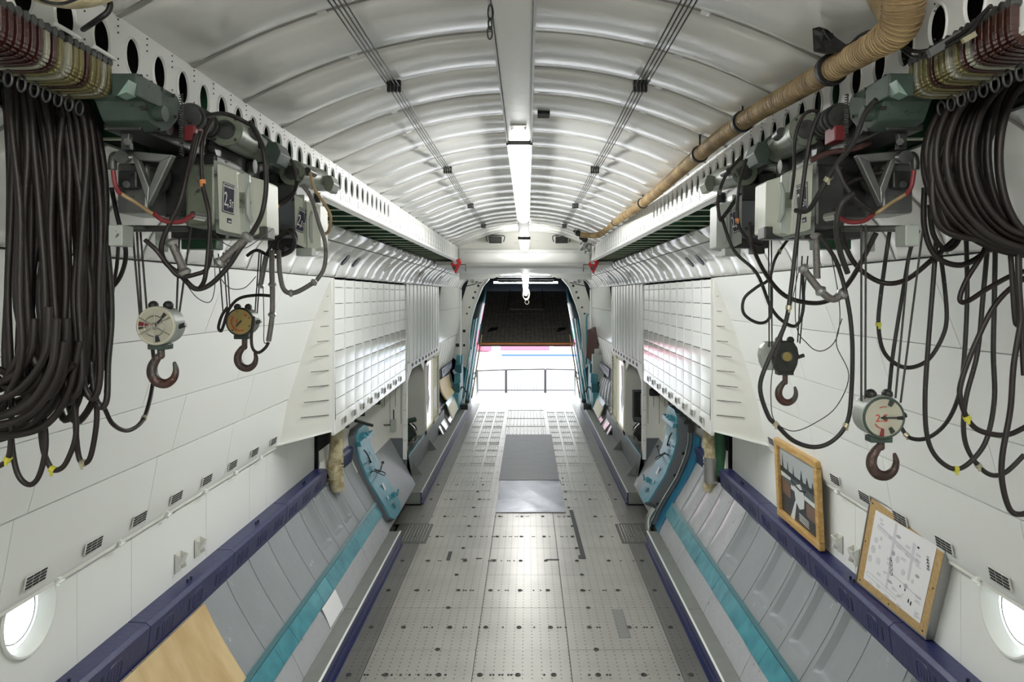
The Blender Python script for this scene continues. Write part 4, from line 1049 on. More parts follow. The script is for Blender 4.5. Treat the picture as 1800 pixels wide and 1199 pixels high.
# ================================================================== CEILING FIXTURES
# lamp channel and lamps
zL = 4.555
t = thing('lamp_channel', 'long off-white lamp channel running down the middle of the ceiling', 'lamp housing', (XC, 5, zL))
MB().box((XC - .068, -1.4, zL + .002), (XC + .068, 12.3, zL + .05)).build('channel_body', COV, t)
for s in (-1, 1): MB().box((XC + s * .070, -1.4, zL - .010), (XC + s * .079, 12.3, zL + .055)).build('channel_edge', ALU, t)
for y in (1.6, 3.2, 4.7, 6.6, 8.6): MB().cyl((XC, y, zL + .05), (XC, y, arc(0)), .008).build('hanger', IRN, t)
t = thing('tube_lamp', 'unlit off-white lamp cover nearest the camera under the ceiling channel', 'lamp', (XC, 3.2, zL - .03))
MB().box((XC - .062, .95, zL - .006), (XC + .062, 4.56, zL)).build('cover', COV, t)
MB().prism([(XC - .045, 4.12, zL - .007), (XC + .045, 4.12, zL - .007), (XC + .03, 4.18, zL - .007), (XC + .045, 4.24, zL - .007), (XC - .045, 4.24, zL - .007), (XC - .03, 4.18, zL - .007)], (0, 0, -.006)).build('retaining_clip', CRM, t)
def lamp(label, y0, y1, z0, z1, w0=.075, w1=.075, m=TUBE, end=True):
    t = thing('tube_lamp', label, 'lamp', (XC, (y0 + y1) / 2, (z0 + z1) / 2))
    mb = MB(); A = []; B = []
    for y, z, wd_ in ((y0, z0, w0), (y1, z1, w1)):
        A.append([Vector((XC + wd_ * cos(a), y, z - wd_ * .85 * sin(a))) for a in [pi * k / 8 for k in range(9)]])
        B.append([Vector((XC + wd_ * cos(a), y, z + .006)) for a in [pi * k / 8 for k in range(9)]])
    mb.slab([r[::-1] for r in A], [r[::-1] for r in B]); mb.build('diffuser', m, t, smooth=50)
    if end:
        MB().box((XC - w0 - .008, y0 - .025, z0 - .022), (XC + w0 + .008, y0, z0 + .03)).build('end_cap', IRD, t, bevel=.004)
        MB().box((XC - w1 - .006, y1, z1 - .03), (XC + w1 + .006, y1 + .03, z1 + .02)).build('end_cap', ALU, t, bevel=.004)
    if z0 < zL - .03:
        for y, z in ((y0 + .2, z0), (y1 - .2, z1)): MB().cyl((XC, y, z), (XC, y, z + .16), .006, n=6).build('hanger', IRN, t)
    return t
lamp('longest lit tube lamp, first one on the ceiling channel', 4.63, 9.3, zL, zL, .074, .064)
MB().box((XC - .062, 9.35, zL - .03), (XC + .062, 11.7, zL)).build('lamp_cover', COV, t)
lamp('lit tube lamp second along the ceiling, before the wing box crossbeam', 11.85, 12.9, 4.50, 4.42, .09, .07, TUB2)
lamp('lit tube lamp third along, hanging under the white crossbeam', 14.9, 17.6, 4.35, 4.26, .08, .08, TUB2)
lamp('lit tube lamp fourth along, before the tail ramp', 18.0, 20.6, 4.13, 3.92, .09, .075, TUB2)
lamp('lit tube lamp farthest away, just above the coiled rope', 20.9, 22.6, 3.90, 3.62, .08, .06, TUB2)
lamp('added fill lamp over the forward deck, unseen behind the view point', -1.3, .6, zL - .02, zL - .02, .09, .09, TUBN)  # fill light added behind the camera to brighten the near end
t = thing('rope_coil', 'loose coil of pale rope hanging below the farthest lamp', 'rope', (XC, 22.2, 3.4))
for q in range(3): MB().tube([(XC + .10 * cos(2 * pi * k / 24) + .01 * q, 22.2 - .03 * q, 3.62 + (.15 + .02 * q) * sin(2 * pi * k / 24)) for k in range(24)], .013, 6, closed=True).build('loop', CRM, t, smooth=60)
MB().tube([(XC + .04 + .06 * cos(2 * pi * k / 16), 22.15, 3.38 + .07 * sin(2 * pi * k / 16)) for k in range(16)], .010, 6, closed=True).build('loop', CRM, t, smooth=60)
MB().cyl((XC, 22.2, 3.76), (XC, 22.2, 3.98), .012).build('tie', CRM, t)

# wires with clips
for s in (-1, 1):
    for k in range(4):
        h = .575 + k * .018
        pts = []
        for y in [.8 + .35 * i for i in range(36)]:
            d = ((y - 3.62) % 2.45) / 2.45; sag = .014 * sin(pi * d)
            pts.append((XC + s * (h + .0), y, 4.618 - sag))
        o = MB().tube(pts, .0032, 5).build('ceiling_wire', BLK, None, smooth=60)
        tag(o, 'black ceiling wire, %s run, %s of four counted from the lamps' % (SIDE[s], ORD[k]), 'wire', 'four ceiling wires on the %s' % SIDE[s])
    for i, Y in enumerate((3.62, 6.05, 8.5, 11.0)):
        t = thing('wire_clip', 'black wire clip on the %s ceiling run, %s from the camera' % (SIDE[s], ['first', 'second', 'third', 'fourth'][i]), 'clip', (XC + s * .602, Y, 4.585))
        for k in range(4): MB().box((XC + s * (.575 + k * .018) - .007, Y - .012, 4.592), (XC + s * (.575 + k * .018) + .007, Y + .012, 4.636)).build('clip_block', BLK, t, bevel=.002)
        MB().box((XC + s * .602 - .034, Y - .014, 4.634), (XC + s * .602 + .034, Y + .014, 4.648)).build('clip_bar', BLK, t)
        MB().prism([(XC + s * .60, Y, 4.645), (XC + s * .66, Y, 4.645), (XC + s * .66, Y, 4.68), (XC + s * .62, Y, 4.70)], (0, .01, 0)).build('hanger_tab', WSH, t)
# black box by the channel, chain
t = thing('black_speaker', 'small black box beside the lamp channel on the ceiling', 'box', P(955, 180, 4.5)); 
a = P(945, 200, 4.5); b2 = P(967, 162, 4.5); MB().box(a, b2 + Vector((0, .12, 0))).build('case', BLK, t, bevel=.006)
MB().cyl(a.lerp(b2, .35) + Vector((-.01, -.012, .02)), a.lerp(b2, .35) + Vector((-.01, .002, .02)), .025).build('speaker_cone', IRD, t)
t = thing('chain', 'short hanging steel chain at the left edge of the lamp channel, top', 'chain', P(862, 35, 2.3))
for i, (y0, y1) in enumerate(((8, 36), (32, 52), (47, 69))):
    a, b2 = P(862 - i * .5, y0, 2.3), P(862 - i * .5, y1, 2.3); c = (a + b2) / 2; hl = (a - b2).length / 2; wv = Vector((.0075, 0, 0)) if i % 2 == 0 else Vector((.005, .006, 0))
    MB().tube([c + wv * cos(2 * pi * k / 16) + Vector((0, 0, hl * sin(2 * pi * k / 16))) for k in range(16)], .003, 6, closed=True).build('chain_link', IRN, t, smooth=60)
# dark speaker panels on the bulkhead
for i, x in enumerate((871, 987)):
    t = thing('floodlight', 'dark floodlight box on the wing box front, %s of the lamps' % ('left', 'right')[i], 'lamp', P(x, 421, 13.2))
    a = P(x - 11, 428, 13.2); b2 = P(x + 11, 416, 13.1)
    MB().box((a.x, 13.05, a.z), (b2.x, 13.18, b2.z)).build('case', IRD, t, bevel=.01)
    MB().tube(crom([(a.x - .03, 13.1, a.z + .02), (a.x - .05, 13.1, b2.z), (a.x + .02, 13.1, b2.z + .02), (b2.x - .02, 13.1, b2.z + .02), (b2.x + .05, 13.1, b2.z), (b2.x + .03, 13.1, a.z + .02)], 4), .010, 6).build('yoke', IRD, t, smooth=50)
# wrapped duct on the right and its clamps
def duct_pts(): return [P(1020, 413, 11.7), P(1052, 413, 11.6), P(1072, 397, 10.6), P(1130, 357, 7.25), P(1230, 271, 4.75), P(1305, 214, 3.87), P(1400, 158, 3.1), P(1480, 112, 2.65), P(1545, 75, 2.35), P(1582, 42, 2.22), P(1590, -20, 2.15), P(1592, -80, 2.1)]
t = thing('air_duct', 'tan tape-wrapped air duct along the right edge of the ceiling', 'duct', P(1300, 215, 3.87))
dp = [q + Vector((-.0, 0, -.0)) for q in crom([Vector((0, 0, ZC)) + (v - Vector((0, 0, ZC))) * .90 for v in duct_pts()], 8)]; rr = [.039 if p.y > 2.12 else .039 + .017 * min(1, (2.12 - p.y) / .2) for p in dp]
MB().tube(dp, rr, 16).build('wrapping', DUC, t, smooth=60)
mb = MB(); L_ = 0; last = dp[0]
for i in range(1, len(dp)):
    seg = dp[i] - dp[i - 1]; n = int(seg.length / .028) + 1
    for k in range(n):
        c = dp[i - 1] + seg * (k / n); mb.torus(c, seg + Vector((random.uniform(-.1, .1), 0, random.uniform(-.1, .1))) * seg.length, rr[i] + .0005, .0022, 16, 5)
o = mb.build('tape_turns', DUC, t, smooth=60); o['kind'] = 'stuff'
for (x, y, Y, r) in ((1462, 120, 2.74, .050), (1301, 218, 3.84, .048), (1228, 272, 4.78, .047), (1130, 357, 7.25, .046), (1083, 389, 9.8, .046)):
    c = P(x, y, Y * .9); j = min(range(1, len(dp) - 1), key=lambda q: (dp[q] - c).length); ax = (dp[j + 1] - dp[j - 1]).normalized()
    MB().tube([dp[j] - ax * .013, dp[j] + ax * .013], r + .003, 18).build('clamp_band', BLK, t, smooth=30)
    MB().cyl(dp[j] + Vector((0, 0, .04)), dp[j] + Vector((.0, 0, .12)), .006, n=6).build('clamp_strap', BLK, t)
t2 = thing('duct_stub', 'upper branch of tan wrapped duct entering the ceiling at the right top', 'duct', P(1560, 5, 2.3))
MB().tube(crom([P(1530, -60, 2.25), P(1548, -10, 2.2), P(1572, 30, 2.1)], 6), .04, 14).build('wrapping', DUC, t2, smooth=60)
# black torn flap and bottles at the duct's far end
t = thing('torn_cover', 'torn black cover hanging from the ceiling beside the tan duct', 'cover', P(1450, 70, 2.393))
pts = [P(1428, 50, 2.393), P(1440, 47, 2.393), P(1455, 52, 2.349), P(1470, 66, 2.349), P(1490, 80, 2.305), P(1478, 90, 2.305), P(1452, 92, 2.349), P(1430, 88, 2.393)]
MB().prism(pts, (.02, .05, .01)).build('flap', BLK, t)
MB().prism([P(1428, 50, 2.384), P(1434, 66, 2.384), P(1430, 88, 2.384), P(1442, 85, 2.366), P(1448, 60, 2.366)], (.004, .004, 0)).build('flap_fold', IRD, t)
t = thing('valve_cluster', 'pair of dark round valves at the far end of the tan duct', 'valve', P(1018, 416, 11.6))
for i, (x, y) in enumerate(((1016, 410), (1023, 417), (1028, 421))):
    MB().ball(P(x, y, 11.4), .05, 12).build('valve_body', IRD, t, smooth=60)
MB().tube([P(1008, 408, 11.5), P(1014, 404, 11.5), P(1020, 405, 11.5)], .018, 8).build('valve_pipe', IRN, t)
mb = MB(); g = [[P(1020 + 4 * i, 424 + 5 * j + 3 * sin(i * 2 + j), 12.6 + .12 * sin(i * 1.7 + j * 2.1)) for i in range(6)] for j in range(5)]
mb.slab(g, [[p + Vector((0, .02, 0)) for p in r] for r in g]); tag(mb.build('crumpled_film', WS, smooth=60), 'crumpled white film hanging under the far end of the tan duct', 'film')
# cream duct stub top left, black hose into the beam hole
t = thing('duct_end', 'cream wrapped duct end at the top left above the beam holes', 'duct', P(140, 0, 1.85))
MB().tube(crom([P(40, -34, 1.72), P(80, -16, 1.78), P(130, -8, 1.84), P(180, -18, 1.9), P(230, -50, 1.95)], 6), .032, 14).build('wrapping', DU2, t, smooth=60)
o = MB().tube(crom([P(178, -14, 1.92), P(193, 4, 1.93), P(190, 20, 1.93), P(174, 33, 1.93), P(158, 44, 1.96), P(146, 52, 2.06)], 6), .0075, 8).build('black_hose', BLK, None, smooth=60); tag(o, 'black hose curving into the second beam hole at the top left', 'hose')
o = MB().tube(crom([P(50, -14, 1.68), P(78, 2, 1.70), P(110, 6, 1.76), P(140, -4, 1.8)], 6), .004, 8).build('black_cable', BLK, None, smooth=60); tag(o, 'thin black cable under the cream duct end, top left', 'cable')
# rods clipped under the first beam holes
for (a, b2) in (((97, 42), (140, 66)), ((166, 82), (202, 104))):
    o = MB().cyl(P(a[0], a[1], 1.215 * F / (CX - a[0])), P(b2[0], b2[1], 1.215 * F / (CX - b2[0])), .006, n=8).build('clip_rod', WB, None, smooth=50); tag(o, 'white rod clipped between the first holes of the left crane beam', 'rod', 'white rods on the left crane beam')
# black wires at top right
for i, pts in enumerate([[(1446, 52), (1462, 74), (1490, 80), (1512, 62), (1536, 54), (1560, 62), (1600, 88), (1632, 88), (1660, 78), (1700, 52), (1722, 30), (1742, 10)], [(1450, 58), (1470, 86), (1500, 84), (1540, 66), (1570, 76), (1605, 100), (1635, 98), (1668, 80), (1705, 56), (1730, 22)]]):
    o = MB().tube(crom([P(x, y, min(2.36, 1.09 * F / (x - CX))) for x, y in pts], 6), .0055 if i == 0 else .0045, 6).build('black_wire', BLK, None, smooth=60); tag(o, ('upper' if i == 0 else 'lower') + ' black wire looping from the torn cover along the right beam holes', 'wire')
t = thing('cable_tie', 'knot of tape and yellow lining on the right beam below the holes', 'tie', P(1660, 80, 1.93))
MB().obox(P(1660, 78, 1.93), (.03, -.02, .018), (.004, 0, -.01), (0, .008, 0)).build('tape_knot', IRD, t); MB().obox(P(1703, 66, 1.83), (.012, -.006, .007), (.003, 0, -.006), (0, .005, 0)).build('yellow_lining', OLV, t)
# wires along the shoulders, red pulleys
for s in (-1, 1):
    o = MB().cyl(M(575, 421, 6.1, s), M(820, 489, 21, s), .006, n=6).build('steel_wire', IRD, None, smooth=60); tag(o, 'thin steel wire stretched along the %s quilted shoulder' % SIDE[s], 'wire')
    c = M(801, 467, 12.9, s)
    t = thing('pulley', 'red pulley bracket at the far end of the %s crane beam' % SIDE[s], 'pulley', c)
    MB().prism([c + Vector((-.09, 0, .03)), c + Vector((.0, 0, -.15)), c + Vector((.10, 0, .05)), c + Vector((.07, 0, .13)), c + Vector((.0, 0, .1)), c + Vector((.03, 0, .03)), c + Vector((-.02, 0, .02)), c + Vector((-.06, 0, .07))], (0, .04, 0)).build('cheek_plate', REDP, t, bevel=.006)
    MB().cyl(c + Vector((-.02, -.01, -.04)), c + Vector((-.02, .05, -.04)), .03).build('sheave', IRN, t)
    MB().tube([c + Vector((.0, .02, .02)), c + Vector((.17 * -s, .02, .02)), c + Vector((.17 * -s, .02, -.1))], .008, 6).build('pin_rod', IRD, t)
    # oval inspection holes
    for i, (x, y, Y) in enumerate([(656, 465, 7.9), (667, 468, 8.4), (713, 476, 10.3), (752, 482, 13.0), (759, 484, 13.6), (782, 490, 16.5), (795, 492, 18.5), (812, 494, 21)]):
        c = M(x, y, Y, s); h = abs(c.x - XC); 
        nn = Vector((-s * .75, 0, -.66)); c = Vector((XC + s * 1.93, Y, 4.0)) + nn * .05
        t = thing('inspection_window', 'small oval inspection window in the %s quilted shoulder, %s along' % (SIDE[s], ['first', 'second', 'third', 'fourth', 'fifth', 'sixth', 'seventh', 'eighth'][i]), 'window', c, 'oval windows in the %s shoulder' % SIDE[s])
        uo = Vector((-s * .66, 0, .75)); mb = MB(); mb.tube([c + uo * .062 * sin(2 * pi * k / 18) + Vector((0, .05 * cos(2 * pi * k / 18), 0)) for k in range(18)], .010, 6, closed=True); mb.build('bezel', IRN if i < 2 else W, t, smooth=50)
        mb = MB(); mb.prism([c + uo * .055 * sin(2 * pi * k / 18) + Vector((0, .045 * cos(2 * pi * k / 18), 0)) for k in range(18)], nn * .006); mb.build('glass', BL if i in (0, 1) else INKM, t)
# ================================================================== HOISTS
def pbox(mb, x0, y0, x1, y1, Y, dY, s, shrink=0):
    """box whose camera-facing front covers the left-half pixel rectangle at depth Y"""
    a = M(x0, y1, Y, s); b2 = M(x1, y0, Y, s)
    mb.box((a.x, Y, a.z), (b2.x, Y + dY, b2.z)); return mb
def warning_plate(t, s, c, ux, uy, w_, h_, txt='2,5т', head='ГРУЗОПОДЪЁМНОСТЬ'):
    n = ux.cross(uy)
    t = MB().obox(c, ux * w_ / 2, uy * h_ / 2, n * .0012).build('capacity_plate', LBL, t)
    mb = MB()
    for (a, b2, c2, d2) in ((-.46, .45, .46, .47), (-.46, -.47, .46, -.45), (-.47, -.46, -.44, .46), (.44, -.46, .47, .46)):
        mb.obox(c + ux * w_ * (a + c2) / 2 + uy * h_ * (b2 + d2) / 2 + n * .0015, ux * w_ * (c2 - a) / 2, uy * h_ * (d2 - b2) / 2, n * .0006)
    mb.build('plate_border', LTX, t)
    text_part(head, h_ * .085, c + uy * h_ * .37 + n * .0018, ux, uy, 'lettering', LTX, t, .0004, sx=.62 * w_ / .074 * .125 / h_ * 1.0)
    text_part(txt[:2], h_ * .66, c - ux * w_ * .2 - uy * h_ * .07 + n * .0018, ux, uy, 'lettering', LTX, t, .0004, sx=.5)
    text_part(txt[2:], h_ * .38, c + ux * w_ * .22 - uy * h_ * .17 + n * .0018, ux, uy, 'lettering', LTX, t, .0004, sx=.55)

def hoist_near(s):
    t = thing('electric_hoist', ('nearer dark green and grey electric hoist on the %s crane rail' % SIDE[s]), 'hoist', M(330, 390, 3.0, s), 'electric cargo hoists on the crane rails')
    m = lambda x, y, Y: M(x, y, Y, s)
    # green gearbox: plate facing the hold plus its side towards the camera
    q = [m(242, 128, 2.6), m(312, 168, 2.82), m(318, 182, 2.84), m(313, 210, 2.83), m(298, 229, 2.78), m(283, 232, 2.73), m(262, 212, 2.66), m(250, 178, 2.62), m(242, 168, 2.6)]
    MB().prism(q, Vector((s * .17, .0, .0))).build('gearbox', GRN, t, bevel=.006)
    MB().prism([m(196, 130, 2.55), m(240, 128, 2.55), m(240, 168, 2.55), m(196, 168, 2.55)], (0, .18, 0)).build('gearbox_flange', GRN, t, bevel=.004)
    MB().prism([m(226, 140, 2.5), m(222, 162, 2.5), m(206, 168, 2.5)], (0, .06, 0)).build('gusset', GRN2, t)
    c = m(280, 200, 2.70); MB().cyl(c + Vector((-s * .022, 0, 0)), c + Vector((s * .02, 0, 0)), .028, n=18).build('bearing_boss', GRN, t, smooth=40)
    mb = MB()
    for (x, y, Y) in ((244, 134, 2.61), (262, 145, 2.67), (282, 157, 2.73), (302, 168, 2.79), (252, 190, 2.63), (277, 228, 2.72), (306, 205, 2.81), (243, 158, 2.60)):
        c = m(x, y, Y); mb.cyl(c + Vector((-s * .012, 0, 0)), c + Vector((s * .01, 0, 0)), .007, n=6)
    o = mb.build('bolts', IRD, t); o['kind'] = 'stuff'
    MB().box(m(190, 170, 2.7), m(330, 236, 3.1) + Vector((0, .0, 0))).build('body_block', GRD, t, bevel=.01)
    # spring
    pts = []
    a, b2 = m(318, 165, 2.72), m(319, 274, 2.72)
    for k in range(200):
        u = k / 199; p = a.lerp(b2, u); pts.append(p + Vector((.0065 * cos(k * .8), .0065 * sin(k * .8), 0)))
    MB().tube(pts, .0022, 5).build('coil_spring', IRN, t, smooth=60)
    # steel bracket with triangular window
    tri = [[(228, 268), (303, 272), (304, 290), (262, 362), (255, 362)], [(240, 282), (262, 280), (268, 312), (256, 318)], [(250, 330), (300, 285), (305, 300), (262, 350)]]
    Yb = 2.9
    outer = [m(x, y, Yb) for x, y in ((228, 265), (303, 272), (260, 362))]; inner = [m(x, y, Yb) for x, y in ((243, 281), (280, 284), (262, 330))]
    for i in range(3):
        j = (i + 1) % 3; MB().prism([outer[i], outer[j], inner[j], inner[i]], (0, .035, 0)).build('bracket_arm', IRL, t, bevel=.004)
    c = m(268, 310, 3.1); MB().torus(c, (0, 1, 0), .07, .016, 24, 8).build('brake_ring', IRD, t, smooth=60)
    MB().cyl(c + Vector((0, -.02, 0)), c + Vector((0, .2, 0)), .066, n=24).build('drum', IRD, t, smooth=40)
    mb = pbox(MB(), 205, 286, 260, 375, 3.0, .2, s); mb.build('side_casting', IRL, t, bevel=.012)
    mb = pbox(MB(), 208, 300, 240, 330, 2.96, .05, s); mb.build('casting_cover', IRN, t, bevel=.006)
    MB().cyl(m(222, 324, 2.95), m(222, 324, 3.0), .014).build('boss', IRN, t, smooth=40)
    # suspension lug
    MB().prism([m(205, 208, 2.75), m(232, 210, 2.75), m(226, 245, 2.75), m(228, 262, 2.75), m(212, 262, 2.75), m(212, 240, 2.75)], (0, .03, 0)).build('suspension_lug', IRN, t, bevel=.004)
    MB().cyl(m(224, 249, 2.72), m(224, 249, 2.79), .014, n=6).build('lug_bolt', IRN, t)
    # elbow with red sleeve
    MB().tube(crom([m(214, 276, 2.7), m(202, 274, 2.7), m(198, 284, 2.7), m(198, 298, 2.7)], 5), .016, 10).build('elbow', IRN, t, smooth=60)
    MB().cyl(m(213, 276, 2.68), m(221, 276, 2.72), .024).build('elbow_nut', IRN, t, smooth=30)
    MB().tube(crom([m(199, 300, 2.68), m(203, 326, 2.68), m(212, 342, 2.7)], 5), .0085, 8).build('red_sleeve', REDH, t, smooth=60)
    MB().tube(crom([m(212, 340, 2.7), m(238, 356, 2.72), m(262, 372, 2.75), m(280, 384, 2.8)], 5), .007, 8).build('woven_hose', DUC, t, smooth=60)
    MB().tube(crom([m(270, 374, 2.76), m(288, 388, 2.8), m(318, 390, 2.85), m(338, 378, 2.9)], 5), .009, 8).build('red_sleeve', REDH, t, smooth=60)
    MB().cyl(m(338, 378, 2.9), m(358, 382, 2.95), .017).build('coupling', SIL, t, smooth=30)
    # main motor
    a, b2 = m(398, 229, 3.25), m(452, 262, 3.85)
    MB().cyl(a, b2, .070, n=28).build('motor_body', MOT, t, smooth=40, bevel=.004)
    ax = (b2 - a).normalized(); MB().cyl(a - ax * .02, a + ax * .01, .073, n=28).build('motor_end_cap', MOT, t, smooth=40, bevel=.005)
    MB().cyl(a - ax * .026, a - ax * .018, .042, n=20).build('motor_cover', IRD, t, smooth=40)
    mb = MB()
    for k in range(4): 
        p = a - ax * .018 + Vector((.062 * cos(pi / 4 + k * pi / 2), 0, .062 * sin(pi / 4 + k * pi / 2))); mb.cyl(p - ax * .008, p, .006, n=6)
    mb.build('cap_bolts', IRD, t)
    MB().prism([b2 + Vector((.085 * cos(pi / 4 * k + .39), 0, .085 * sin(pi / 4 * k + .39))) for k in range(8)], (0, .07, 0)).build('motor_flange', GRN, t, bevel=.004)
    c = m(478, 268, 3.7); MB().prism([c + Vector((.044 * cos(pi / 3 * k), 0, .062 * sin(pi / 3 * k))) for k in range(6)], (0, .16, 0)).build('hex_housing', GRN, t, bevel=.004)
    MB().cyl(m(442, 232, 3.4), m(452, 240, 3.5), .022).build('motor_gland', IRN, t, smooth=30)
    # dark couplings behind the motor
    MB().cyl(m(330, 205, 2.95), m(366, 222, 3.2), .05, n=20).build('coupling_housing', IRD, t, smooth=40)
    mb = MB()
    for k in range(4): mb.torus(m(335 + 8 * k, 206 + 4 * k, 2.97 + .06 * k), (.3 * s, 1, 0), .052, .006, 20, 5)
    mb.build('housing_rings', IRN, t, smooth=50)
    MB().obox(m(343, 238, 3.0), (.022, 0, 0), (0, .05, 0), (0, 0, .03)).build('red_block', REDH, t, bevel=.004)
    # main cabinet
    pbox(MB(), 262, 270, 380, 382, 3.15, .28, s).build('hoist_body', IRD, t, bevel=.012)
    pbox(MB(), 325, 288, 378, 398, 3.05, .30, s).build('side_cabinet', MOT if s < 0 else IRN, t, bevel=.012)
    MB().cyl(m(350, 312, 3.03), m(350, 312, 3.06), .010).build('cabinet_bolt', IRN, t)
    # white control box with its hinged lid
    Yx = 3.02; c0 = m(378, 410, Yx); 
    lid = [m(381, 286, 3.0), m(416, 300, 3.12), m(420, 412, 3.12), m(385, 404, 3.0)]
    MB().prism(lid, (s * .0, .055, 0)).build('control_box_lid', BXW, t, bevel=.006)
    rim = [m(375, 280, 3.03), m(432, 303, 3.22), m(434, 420, 3.22), m(379, 410, 3.03)]
    MB().prism(rim, (0, .03, 0)).build('lid_rim', BXG, t, bevel=.006)
    MB().prism([m(418, 303, 3.13), m(468, 318, 3.3), m(470, 410, 3.3), m(420, 414, 3.13)], (0, .16, 0)).build('control_box', BXW, t, bevel=.008)
    MB().prism([m(426, 304, 3.12), m(438, 307, 3.14), m(440, 410, 3.14), m(428, 412, 3.12)], (0, .02, 0)).build('box_flute', BXG, t, bevel=.003)
    mb = MB(); mb.tube([m(440, 322, 3.10), m(436, 338, 3.08), m(437, 375, 3.08), m(443, 390, 3.10)], [.008, .012, .012, .008], 10); mb.build('hinge', BXG, t, smooth=40)
    mb = MB(); mb.obox(m(428, 352, 3.08), (.016, 0, 0), (0, .004, 0), (0, 0, .032)); mb.build('hinge_leaf', MOT, t)
    for (x, y) in ((379, 302), (382, 383), (400, 416), (398, 284)):
        MB().cyl(m(x, y, 2.99) , m(x, y, 3.04), .0075, n=8).build('lid_screw', IRN, t)
    # capacity plate lies in the lid plane
    a, b2, c2, d2 = lid; cc = (a + b2 + c2 + d2) / 4
    ux = (b2 - a).normalized() * (1 if b2.x > a.x else -1); uy = (a - d2).normalized(); 
    if s > 0: ux = (a - b2).normalized()
    n = ux.cross(uy).normalized(); 
    # make the lettering axis level in the lid
    uy = (uy - ux * uy.dot(ux)).normalized(); n = ux.cross(uy)
    off = n * (.0025 if n.y < 0 else -.0025)
    if n.y > 0: n = -n
    warning_plate(t, s, cc + off + uy * .004, ux, uy, .074, .125)
    MB().obox(cc + off - uy * .088 + ux * .01, ux * .013, uy * .010, n * .001).build('small_plate', LBL, t)
    MB().obox(cc + off * 1.5 - uy * .091 + ux * .01, ux * .008, uy * .003, n * .0008).build('small_plate_line', LTX, t)
    # lower rail and feet
    MB().cyl(m(205, 402, 2.8), m(330, 402, 3.0), .013).build('lower_bar', IRN, t, smooth=40)
    pbox(MB(), 300, 398, 470, 420, 3.25, .10, s).build('lower_frame', IRN, t, bevel=.006)
    pbox(MB(), 190, 395, 215, 432, 2.75, .08, s).build('frame_foot', BXG, t, bevel=.004)
    pbox(MB(), 272, 405, 284, 442, 3.0, .06, s).build('frame_foot', BXG, t, bevel=.004)
    pbox(MB(), 318, 415, 380, 438, 3.3, .08, s).build('winding_guard', GRD, t, bevel=.004)
    # trolley that carries it on the rail
    MB().box((XC + s * 1.36, 2.7, 4.20), (XC + s * 1.50, 3.9, 4.29)).build('trolley', IRD, t, bevel=.008)
    for Y in (2.85, 3.3, 3.75): MB().cyl((XC + s * 1.33, Y, 4.25), (XC + s * 1.53, Y, 4.25), .035, n=16).build('trolley_wheel', IRN, t, smooth=40)
    return t
